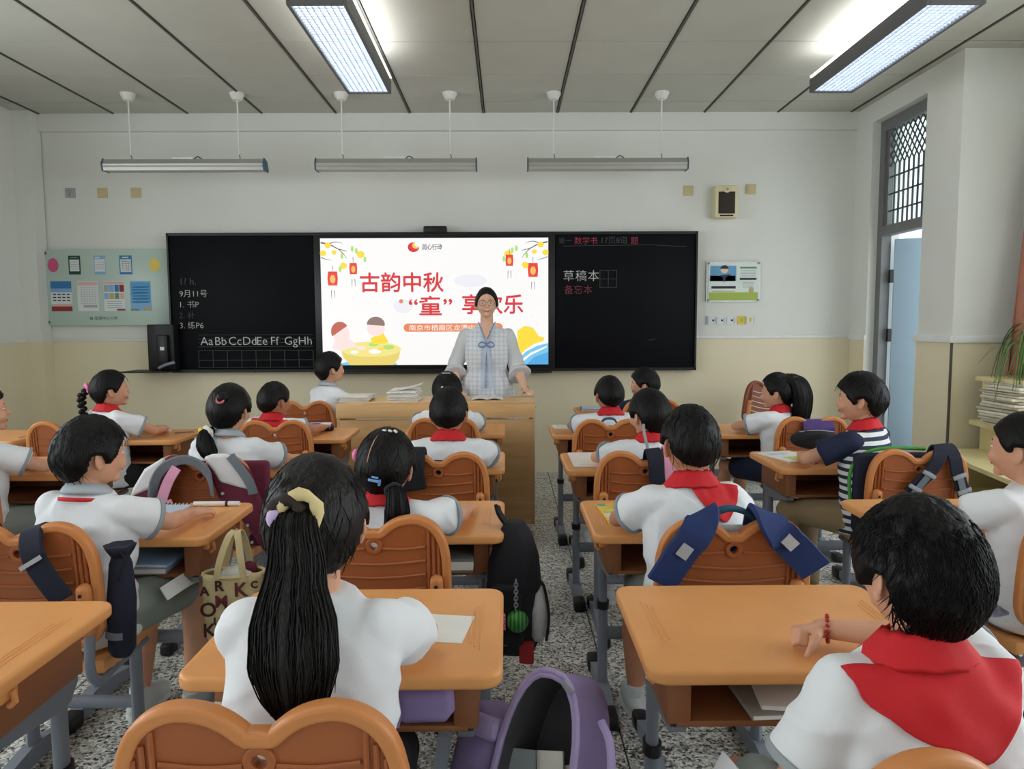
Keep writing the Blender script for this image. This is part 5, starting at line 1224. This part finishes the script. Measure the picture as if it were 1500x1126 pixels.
# two broad navy straps
t = hung_bag('D3', 'blue-navy school bag with two broad straps and patches over the chair', m_bnavy, w=.30, zt=.79)
for s, pts, name in ((-1, over(-1, -.085, -.15, -.20, .665), 'strap'), (1, over(1, .085, .15, .215, .70), 'strap')):
    st = ribbono(name, pts, [.085] * 31, .014, m_bnavy, t, (1, 0, .55 * -s if s < 0 else -.5))
    i = 3; p = V(pts[3]).lerp(V(pts[4]), .55 if s < 0 else .25); q = V(pts[3]).lerp(V(pts[4]), 1.1 if s < 0 else .95)
    ribbono('reflective_patch', [p + V((0, -.013, 0)), q + V((0, -.013, 0))], .032, .006, m_refl, st, (1, 0, .5 * -s), 0)
ribbono('handle', [(-.07, -.16, .79), (-.045, -.17, .835), (0, -.172, .853), (.05, -.17, .838), (.085, -.16, .80)], .03, .012, m_teal, t, (0, 1, .2))
boxo('trim_strip', (.0, -.165, .795), (.13, .03, .014), m_ltgrey, t, .004)
# one dark strap and the umbrella sleeve
t = hung_bag('B3', 'dark navy school bag with one strap slung over the leftmost near chair', m_dnavy, w=.26, zt=.77)
st = ribbono('strap', over(1, .045, .075, .125, .63, .805), .065, .012, m_dnavy, t, (1, 0, .35)); ribbono('reflective_patch', [(.058, -.262, .745), (.064, -.262, .735)], .066, .003, m_refl, st, (1, 0, .35), 0)
ribbono('strap', over(-1, -.10, -.13, -.15, .63, .83), .065, .012, m_dnavy, t, (1, 0, -.3))
c = CH['B3']; t = thing('umbrella', 'navy folding umbrella in its sleeve hanging beside the chair with one strap', 'umbrella', (c.location.x + .225, c.location.y - .15, .44))
tubeo('sleeve', [(0, 0, 0), (.004, 0, .02), (.01, .0, .16), (.012, 0, .26), (.012, 0, .285)], [.026, .036, .038, .030, .022], m_dnavy, t, 14)
bm = bmesh.new(); loft(bm, [[(.012 + r * (1 + .08 * math.sin(a * 6)) * math.cos(a), r * (1 + .08 * math.sin(a * 6)) * math.sin(a), z) for a in [2 * PI * q / 42 for q in range(42)]] for z, r in ((.28, .022), (.30, .034), (.315, .040), (.31, .026))]); finish(bm, 'ruffle', m_dnavy, t, True)
tubeo('band', [(.002, 0, .055), (.003, 0, .075)], .0385, m_mgrey, t, 14); tubeo('cord', [(.03, -.03, .30), (.045, -.035, .28), (.03, -.036, .25), (.02, -.03, .22)], .003, m_blackn, t, 6, smooth_pts=3)
# navy and green bag with buckled straps
t = hung_bag('E2', 'navy bag with green piping and two grey-buckled straps on the chair', m_dnavy, w=.34, cx=-.07, zt=.81)
for pts in (over(1, .085, .03, -.05, .655), over(1, .115, .145, .185, .64)):
    st = ribbono('strap', pts, .055, .010, m_dnavy, t, (1, 0, .1)); p = V(pts[4]); q = V(pts[5])
    for f in (.1, .75): boxo('buckle', p.lerp(q, f) + V((0, -.010, 0)), (.058, .010, .018), m_buck, st, .003, Matrix.Rotation(-.35 if pts[5][0] > pts[4][0] else .5, 3, 'Y'))
    ribbono('webbing', [p + V((0, -.010, 0)), q + V((0, -.009, -.02))], .026, .004, m_mgrey, st, (1, 0, .1), 0)
tubeo('piping', [(-.245, -.14, .60), (-.25, -.14, .72), (-.20, -.14, .80), (-.1, -.145, .828), (.06, -.15, .825)], .008, m_greenp, t, 8, smooth_pts=4)
# purple bag and black pouch
t = hung_bag('E1', 'purple bag slung over the notch of the chair below the bowed girl', m_purple, w=.22, cx=.02, zt=.80)
ribbono('flap', over(1, .02, .02, .0, .70, .80), .17, .012, m_purple, t, (1, 0, 0))
t = thing('pouch_bag', 'shiny black pouch lying at the front edge of the striped boy\'s desk', 'bag', (1.60, 3.72, .705))
bm = bmesh.new(); ball(bm, (0, 0, .052), (.135, .07, .052), 3)
for v in bm.verts: v.co += V((noise.noise(v.co * 18), noise.noise(v.co * 18 + V((5, 0, 0))), .6 * noise.noise(v.co * 18 + V((0, 7, 0))))) * .012; v.co.z = max(.001, v.co.z)
finish(bm, 'body', m_blackn, t, True); ribbono('strap', [(-.10, -.05, .06), (-.02, -.09, .085), (.07, -.085, .07), (.11, -.03, .05)], .016, .006, m_blackn, t, (0, .3, 1)); tubeo('zip', [(-.09, -.015, .094), (0, -.03, .103), (.09, -.015, .092)], .003, m_buck, t, 6, smooth_pts=3)
# navy and pink straps
t = hung_bag('D2', 'navy and pink school bag on the chair before the side pigtail girl', m_dnavy, w=.26, zt=.79)
ribbono('strap', over(1, .03, .045, .07, .60, .825), .065, .012, m_dnavy, t, (1, 0, .1)); ribbono('pink_strap', over(1, .095, .095, .10, .66, .838), .05, .010, m_pinkn, t, (1, 0, 0))
t = hung_bag('D1', 'dark bag with a teal loop handle behind the chair notch', m_dnavy, w=.26, zt=.79)
ribbono('handle', [(-.05, -.15, .79), (-.03, -.16, .825), (0, -.162, .832), (.03, -.16, .825), (.05, -.15, .79)], .024, .010, m_teal, t, (0, 1, .2))
t = hung_bag('C2', 'black bag hooked on one lobe of the chair near the podium aisle', m_blackn, w=.26, zt=.79)
ribbono('flap', over(-1, -.115, -.12, -.11, .68, .832), .13, .02, m_blackn, t, (1, 0, 0))
# maroon and white backpack spread over the chair lobes
c = CH['B2']; t = thing('school_bag', 'maroon and white backpack draped over the chair lobes, grey handle arch', 'bag', c.location[:], 0, 'school bags on chairs')
bm = bmesh.new(); box(bm, (.06, -.150, .62), (.40, .045, .36), .018, None, 3); finish(bm, 'body', m_maroon, t, True, .9)
def wing(name, poly, y, th, mat, par, bulge=.02):
    bm = bmesh.new(); prism(bm, poly, y - th, y)
    o = finish(bm, name, mat, par, True, .8); md = o.modifiers.new('b', 'BEVEL'); md.width = th * .42; md.segments = 3; md.limit_method = 'ANGLE'; return o
w1 = wing('side_wing', [(-.27, .60), (-.255, .70), (-.20, .785), (-.10, .842), (-.03, .845), (-.05, .80), (-.10, .74), (-.13, .60), (-.15, .50), (-.24, .50)], -.235, .035, m_maroon, t)
wing('white_cap', [(-.262, .675), (-.25, .71), (-.20, .79), (-.12, .838), (-.11, .815), (-.14, .765), (-.165, .715)], -.247, .03, m_ltgrey, w1)
w2 = wing('side_wing', [(.04, .842), (.15, .845), (.215, .78), (.255, .66), (.30, .52), (.33, .42), (.26, .45), (.20, .55), (.14, .62), (.09, .66), (.06, .76)], -.235, .035, m_maroon, t)
wing('white_cap', [(.035, .835), (.07, .848), (.13, .85), (.165, .83), (.20, .755), (.225, .70), (.17, .715), (.10, .735), (.075, .78)], -.247, .03, m_ltgrey, w2)
ribbono('piping', [(.15, -.285, .845), (.19, -.285, .79), (.225, -.284, .73), (.235, -.282, .69)], .035, .008, m_mgrey, w2, (1, 0, .4))
ribbono('handle', [(-.165, -.285, .655), (-.15, -.29, .74), (-.11, -.29, .80), (-.04, -.288, .83), (.02, -.286, .815), (.06, -.286, .77), (.075, -.284, .68)], .04, .012, m_mgrey, t, (0, -.25, 1))
ribbono('pink_strap', [(-.06, -.292, .80), (-.09, -.298, .75), (-.115, -.298, .69), (-.125, -.295, .655)], .04, .006, m_pinkn, t, (1, 0, .3)); ribbono('pink_tag', [(-.10, -.296, .67), (-.085, -.298, .63)], .03, .004, m_pinkn, t, (1, 0, 0), 0)
for p in ((.11, .69), (.205, .56), (.22, .49)): tubeo('rivet', [(p[0], -.27, p[1]), (p[0], -.276, p[1])], .006, m_refl, w2, 10)

# cream tote bag with letters hanging from the side of a desk
m_tote = M('cream_canvas', (214, 196, 150), .9, .05, 20, .15, 300); m_let = M('dark_brown_ink', (64, 34, 34), .8); m_let2 = M('maroon_ink', (110, 48, 52), .8)
t = thing('tote_bag', 'cream canvas tote with dark brown letters hanging at the desk side', 'bag', (-.865, 2.24, .37), math.radians(6))
bm = bmesh.new(); loft(bm, [ell(0, .0, z, rx, ry, 32, 3.2) for z, rx, ry in ((0, .078, .045), (.02, .086, .052), (.10, .090, .056), (.20, .092, .05), (.215, .093, .049))], False)
bm.faces.new([v for v in sorted([v for v in bm.verts if v.co.z < .001], key=lambda v: math.atan2(v.co.y, v.co.x))])
o = finish(bm, 'body', m_tote, t, True, .9); o.modifiers.new('s', 'SOLIDIFY').thickness = .004
tubeo('hem', [(math.cos(a) * .094, math.sin(a) * .050, .213) for a in [2 * PI * q / 28 for q in range(29)]], .006, m_tote, t, 6)
for yy, lean in ((-.047, -.01), (.045, .02)): ribbono('handle', [(-.045, yy, .17), (-.03, yy, .26), (-.005, yy * .5, .335), (.012, .0, .345), (.022, yy * .5, .335), (.035, yy, .26), (.045, yy, .17)], .02, .005, m_tote, t, (0, 1, 0) if False else (1, 0, 0))
for s_, x, z, sz, mm in (('R', -.045, .175, .045, m_let), ('K', .012, .155, .062, m_let2), ('M', -.045, .125, .052, m_let2), ('O', -.092, .095, .062, m_let), ('H', -.018, .095, .05, m_let), ('U', -.05, .068, .034, m_let), ('K', -.085, .03, .06, m_let), ('C', -.02, .05, .032, m_let), ('A', -.09, .16, .04, m_let), ('C', .062, .178, .03, m_let), ('R', .045, .10, .045, m_let2), ('O', .03, .04, .045, m_let)):
    text('letter', s_, sz, (x, -.0605 + (.006 if abs(x) > .06 else 0) + (.004 if z > .14 else 0), z), mm, t, .0012)
bm = bmesh.new(); ball(bm, (.01, .0, .20), (.06, .032, .035), 2); finish(bm, 'contents', m_white, t, True); bm = bmesh.new(); ball(bm, (.045, .01, .215), (.025, .025, .03), 2); finish(bm, 'red_pouch', m_maroon, t, True)

# black backpack hung on the aisle side of a desk, with its charms
t = thing('school_bag', 'black backpack with a watermelon charm hanging in the podium aisle', 'bag', (.02, 2.30, .32), math.radians(-12), 'school bags at desk sides')
bm = bmesh.new(); loft(bm, [ell(0, 0, z, rx, ry, 28, 2.8) for z, rx, ry in ((0, .075, .10), (.02, .085, .115), (.15, .088, .12), (.28, .078, .105), (.36, .055, .08), (.40, .03, .05))]); finish(bm, 'body', m_blackn, t, True)
ribbono('hanging_strap', [(-.02, .0, .39), (-.045, -.01, .43), (-.055, .0, .455)], .04, .01, m_blackn, t, (0, 1, 0)); wing('front_pocket', [(-.06, .05), (.055, .05), (.05, .20), (.03, .24), (-.04, .24), (-.06, .2)], -.112, .03, m_blackn, t)
bm = bmesh.new(); loft(bm, [ell(.085, -.02, z, rx, ry, 20) for z, rx, ry in ((.04, .02, .05), (.06, .032, .07), (.14, .030, .07), (.19, .012, .04))]); finish(bm, 'mesh_pocket', M('pale_mesh', (196, 196, 196), .9, .1, 120, .4, 400), t, True)
tubeo('pocket_piping', [(.118, -.08, .05), (.122, -.05, .12), (.105, -.03, .20), (.09, -.02, .22)], .005, m_blackn, t, 6, smooth_pts=3); boxo('red_strip', (.06, -.105, .02), (.045, .02, .07), M('red_nylon', (160, 40, 40), .7), t, .004); boxo('grey_strip', (-.03, -.13, .055), (.07, .012, .016), m_mgrey, t, .003)
m_wm = stripe_mat('watermelon_rind', (24, 84, 34), (70, 156, 56), 0, .012, .5, .4)
w = thing('charm', 'watermelon ball charm on a chain clipped to the black backpack', 'charm', (.028, 2.15, .455))
bm = bmesh.new(); ball(bm, (0, 0, 0), .034, 3); finish(bm, 'ball', m_wm, w, True)
for k_ in range(9): tubeo('chain_link', [(.006 * math.cos(a) * (1 if k_ % 2 else .3) - .004, .006 * math.cos(a) * (.3 if k_ % 2 else 1), .040 + k_ * .0105 + .008 * math.sin(a)) for a in [2 * PI * q / 10 for q in range(11)]], .0016, m_buck, w, 5)
w = thing('charm', 'pink bristly charm clipped to the black backpack', 'charm', (-.020, 2.15, .455))
bm = bmesh.new(); box(bm, (0, 0, 0), (.024, .02, .05), .006)
for i in range(5):
    for j in range(3): ball(bm, (-.009 + j * .009, -.011, -.02 + i * .01), .0042, 1)
finish(bm, 'block', m_pinktie, w, True, .8); tubeo('cord', [(0, 0, .024), (.004, 0, .05), (0, 0, .07)], .0015, m_pinktie, w, 5)

# big lavender backpack hanging open at the near desk
t = thing('school_bag', 'large lavender backpack hanging open with papers inside beside the near desk', 'bag', (.03, 1.32, .225), math.radians(-36), 'school bags at desk sides')
ROT = Matrix.Rotation(math.radians(-24), 4, 'X')
def arch(w, h, n=14, z0=0.0): return [(-w, z0), (w, z0)] + [(w * abs(math.cos(a)) ** .8 * math.copysign(1, math.cos(a)), h * .55 + h * .45 * math.sin(a) ** .9) for a in [PI * k_ / n for k_ in range(n + 1)]]
def rot_me(o, m=ROT): o.data.transform(m); return o
AO = arch(.088, .44)
bm = bmesh.new(); outer = AO; inner = [(x * .90, .012 + (z * .955)) for x, z in AO]
def rings(bm, polys):
    R = [[bm.verts.new((x, y, z)) for x, z in P_] for P_, y in polys]; n = len(R[0])
    for i in range(len(R) - 1):
        for k_ in range(n): bm.faces.new((R[i][k_], R[i][(k_ + 1) % n], R[i + 1][(k_ + 1) % n], R[i + 1][k_]))
    return R
R_ = rings(bm, [(inner, -.045), (inner, -.085), (outer, -.085), (outer, .06), ([(x * .92, z * .97) for x, z in outer], .075)]); bm.faces.new(R_[-1])
rot_me(finish(bm, 'body', m_lav, t, True, .8))
bm = bmesh.new(); R_ = rings(bm, [(inner, -.083), ([(x * .97, z) for x, z in inner], .05)]); bm.faces.new(R_[-1]); rot_me(finish(bm, 'lining', m_lining, t, True, .8))
for k_, f in enumerate((1.0, .955)): rot_me(tubeo('zip_piping', [(x * f, -.087, z * (.98 if k_ else 1) + .004) for x, z in AO[1:] + AO[:1]], .006, m_lav2, t, 8))
rot_me(boxo('zip_pull', (.045, -.095, .425), (.03, .008, .01), m_buck, t, .002, Matrix.Rotation(.5, 3, 'Y')))
bm = bmesh.new(); box(bm, (-.15, -.02, .17), (.11, .13, .34), .03, None, 3); rot_me(finish(bm, 'side_pocket', m_lav, t, True, .9)); bm = bmesh.new(); box(bm, (-.152, -.03, .30), (.116, .135, .045), .012); rot_me(finish(bm, 'flap', m_lav2, t, True, .9))
rot_me(tubeo('webbing_loop', [(.105, -.05, .38), (.145, -.07, .34), (.165, -.08, .24), (.16, -.08, .14), (.14, -.07, .06)], .008, m_lav2, t, 8, (1, .5), smooth_pts=4))
for k_, (x, z, w_, h, mm) in enumerate(((-.035, .17, .065, .22, M('clear_folder', (150, 160, 164), .3)), (.03, .17, .06, .25, m_paper), (.055, .15, .07, .25, M('cream_paper', (224, 216, 188), .9)), (.045, .16, .06, .22, M('pale_blue_paper', (190, 210, 220), .9)))):
    rot_me(boxo('paper', (x, -.04 + .016 * k_, z), (w_, .006, h), mm, t, 0, Matrix.Rotation(-.22 - .05 * k_, 3, 'Y')))
# dark grey bag under the near desk
t = thing('school_bag', 'dark grey rounded bag with pale piping under the near ponytail desk', 'bag', (-.20, 1.22, .19), math.radians(10), 'school bags at desk sides')
bm = bmesh.new(); loft(bm, [ell(0, 0, z, rx, ry, 28, 2.6) for z, rx, ry in ((0, .10, .06), (.02, .115, .075), (.18, .115, .075), (.28, .085, .055), (.32, .04, .03))]); finish(bm, 'body', m_lining, t, True)
tubeo('piping', [(.10, -.06, .05), (.105, -.062, .18), (.07, -.05, .285), (0, -.04, .32), (-.07, -.05, .285), (-.105, -.062, .18)], .005, m_mgrey, t, 6, smooth_pts=4)
ribbono('hanging_strap', [(-.03, 0, .31), (-.02, .02, .37), (.02, .02, .37), (.03, 0, .31)], .02, .006, m_lining, t, (0, 1, 0))

# books and papers
def book(name, label, x, y, z, w, d, h, cover, rz=0.0, group=None, cat='book', prints=(), pages=True):
    t = thing(name, label, cat, (x, y, z), rz, group)
    boxo('cover', (0, 0, h / 2), (w, d, h), cover, t, min(.003, h * .3))
    if pages: boxo('page_block', (.001, 0, h / 2), (w * .985, d * 1.004, h * .6), m_paper, t)
    for (px, py, pw, pd, mm) in prints: boxo('print', (px * w, py * d, h + .0003), (pw * w, pd * d, .0006), mm, t)
    return t
yb = M('yellow_cover', (236, 198, 70), .45, .1, 20)
book('book', 'yellow and white illustrated textbook at the corner of the desk', .425, 2.455, DZ, .20, .24, .008, yb, math.radians(3), None, 'book', [(0, -.27, .96, .42, m_paper), (-.42, .42, .14, .12, PM('teal', (90, 170, 150))), (.12, .30, .38, .14, m_paper), (.12, .30, .24, .03, PM('orange_red', (214, 110, 60))), (-.2, .06, .5, .12, PM('yellow_green', (204, 208, 120))), (-.22, -.28, .2, .10, PM('print_lilac', (150, 156, 200))), (.2, -.22, .3, .02, PM('brown_line', (140, 110, 90))), (.25, -.33, .26, .02, PM('brown_line', (140, 110, 90))), (.0, -.36, .3, .02, PM('brown_line', (140, 110, 90))), (.3, -.14, .2, .02, PM('brown_line', (140, 110, 90)))])
book('book', 'large pale pink-edged open sheet covering half the desk', .455, 3.45, DZ, .30, .36, .006, M('pale_pink_paper', (238, 226, 220), .9, .02), 0, None, 'book', [(0, -.2, .9, .3, PM('pale_cream', (236, 232, 214)))])
book('book', 'thin white book on the desk corner behind the podium aisle', .37, 4.56, DZ, .16, .15, .008, m_paper, .05, None, 'book', [(.0, .0, .7, .5, PM('pale_green', (206, 214, 190)))])
book('book', 'thin book with a blue edge on the foremost desk', .69, 5.52, DZ, .26, .20, .012, PM('blue', (62, 126, 186)), -.1, None, 'book', [(0, 0, .9, .9, PM('pale_blue', (190, 206, 226)))])
book('book', 'white booklet with yellow-green pictures before the striped boy', 1.38, 3.50, DZ, .20, .26, .006, m_paper, .3, None, 'book', [(.1, -.25, .7, .36, PM('yellow_green', (204, 208, 120))), (-.1, .25, .5, .2, PM('pale_blue', (190, 206, 226))), (.15, -.3, .3, .16, PM('leaf_green', (140, 180, 90)))])
book('paper_sheet', 'small white sheet under the arm of the long ponytail girl', -.135, 1.52, DZ, .10, .14, .0015, m_paper, -.15, None, 'paper', (), False)
book('exercise_book', 'grey exercise book poking from the box of the near red-scarf desk', .60, 1.47, .585, .26, .22, .012, PM('warm_grey', (150, 148, 140)), .05, 'books inside the desk boxes'); book('exercise_book', 'thin pale book lying over a grey one in the near desk box', .63, 1.455, .598, .24, .2, .010, m_paper, -.12, 'books inside the desk boxes')
book('exercise_book', 'blue-grey books in the box of the desk with the white marker', -1.22, 2.36, .572, .26, .22, .022, PM('pale_steel_blue', (150, 170, 190)), .03, 'books inside the desk boxes'); book('exercise_book', 'topmost pale blue book in the box of the marker desk', -1.20, 2.355, .595, .25, .2, .012, PM('light_blue', (140, 182, 226)), -.06, 'books inside the desk boxes')
book('exercise_book', 'grey glossy book in the box of the blue hair clip girl\'s desk', -.17, 2.36, .572, .12, .22, .045, PM('grey_film', (120, 124, 124)), 0, 'books inside the desk boxes')
book('exercise_book', 'pale stack of books in the box left of the long ponytail', -.52, 1.46, .572, .12, .2, .05, PM('pale_cream', (236, 232, 214)), 0, 'books inside the desk boxes')
t = thing('paper_sheet', 'white paper hanging from the box of the yellow book desk', 'paper', (.495, 2.252, .69)); ribbono('paper', [(0, .10, -.02), (0, .0, -.025), (0, -.012, -.05), (0, -.008, -.11)], .085, .002, m_paper, t, (1, 0, 0))
t = thing('cloth_pouch', 'crumpled lilac cloth pouch in the box of the near ponytail desk', 'pouch', (-.165, 1.41, .57))
bm = bmesh.new(); box(bm, (0, 0, .045), (.13, .10, .085), .03, None, 4); bmesh.ops.subdivide_edges(bm, edges=bm.edges, cuts=1)
for v in bm.verts: v.co += V((noise.noise(v.co * 30), noise.noise(v.co * 30 + V((9, 0, 0))), noise.noise(v.co * 30 + V((0, 9, 0))))) * .010; v.co.z = max(.001, v.co.z)
finish(bm, 'cloth', M('lilac_pouch_cloth', (158, 142, 196), .85), t, True); ribbono('drawstring', [(-.05, -.062, .07), (-.045, -.066, .04), (-.05, -.062, .012)], .006, .003, m_lav2, t)
t = thing('marker_pen', 'white marker pen with a dark ring on the far edge of the desk', 'pen', (-1.06, 2.60, DZ + .009))
tubeo('barrel', [(-.08, 0, 0), (.035, 0, 0)], .009, m_white, t, 12); tubeo('ring', [(.035, 0, 0), (.045, 0, 0)], .0092, m_dark, t, 12); tubeo('cap', [(.045, 0, 0), (.085, 0, 0)], .009, m_white, t, 12)
t = thing('notebook', 'spiral notebook lying at the far edge of the marker desk', 'notebook', (-1.25, 2.53, DZ)); boxo('cover', (0, 0, .004), (.20, .14, .008), PM('pale_blue', (190, 206, 226)), t, .001)
for k_ in range(14): tubeo('ring', [(-.09 + k_ * .014, .07 + .007 * math.cos(a), .006 + .007 * math.sin(a)) for a in [2 * PI * q / 8 for q in range(9)]], .0016, m_black, t, 5)
t = thing('eraser', 'pale pink eraser on the desk of the braid girl', 'eraser', (-2.10, 4.45, DZ + .008)); boxo('block', (0, 0, 0), (.05, .03, .016), M('pale_pink_rubber', (232, 206, 204), .7), t, .004)
t = thing('pen', 'thin grey pen on the desk beside the pale pink eraser', 'pen', (-1.98, 4.42, DZ + .004)); tubeo('barrel', [(-.05, -.02, 0), (.05, .02, 0)], .004, m_steel, t, 8)
t = thing('pencil_case', 'blue and white pencil case on the desk beside the podium end', 'pencil case', (-1.205, 4.50, DZ), .05)
bm = bmesh.new(); box(bm, (0, 0, .022), (.23, .09, .044), .016, None, 3); finish(bm, 'body', M('blue_case', (46, 82, 168), .6, .1, 20), t, True, .9); boxo('white_end', (.075, -.012, .026), (.07, .085, .04), m_white, t, .01); boxo('dark_end', (.10, -.03, .016), (.05, .05, .026), m_dark, t, .006); tubeo('zip', [(-.1, 0, .046), (.1, 0, .046)], .0025, m_white, t, 6)
# on the podium
paper_stack('paper_pile', 'low pile of white papers near the end of the podium', -1.06, 5.12, .827, .20, .26, 5, .007, .012, [m_paper], 'papers')
paper_stack('paper_pile', 'taller loose pile of white sheets on the middle of the podium', -.725, 5.12, .827, .20, .27, 8, .009, .014, [m_paper, m_white], 'papers')
t = thing('paper_sheet', 'curled white sheet on top of the taller pile on the podium', 'paper', (-.70, 5.12, .903)); ribbono('paper', [(-.10, 0, 0), (0, 0, .012), (.10, 0, .04)], .24, .0015, m_paper, t, (0, 1, 0))
t = thing('booklet', 'open booklet lying in front of the teacher on the podium', 'booklet', (-.14, 5.18, .828)); ribbono('page', [(-.11, 0, .002), (-.05, 0, .014), (0, 0, .004)], .22, .003, m_paper, t, (0, 1, 0)); ribbono('page', [(0, 0, .004), (.05, 0, .014), (.11, 0, .002)], .22, .003, m_paper, t, (0, 1, 0))
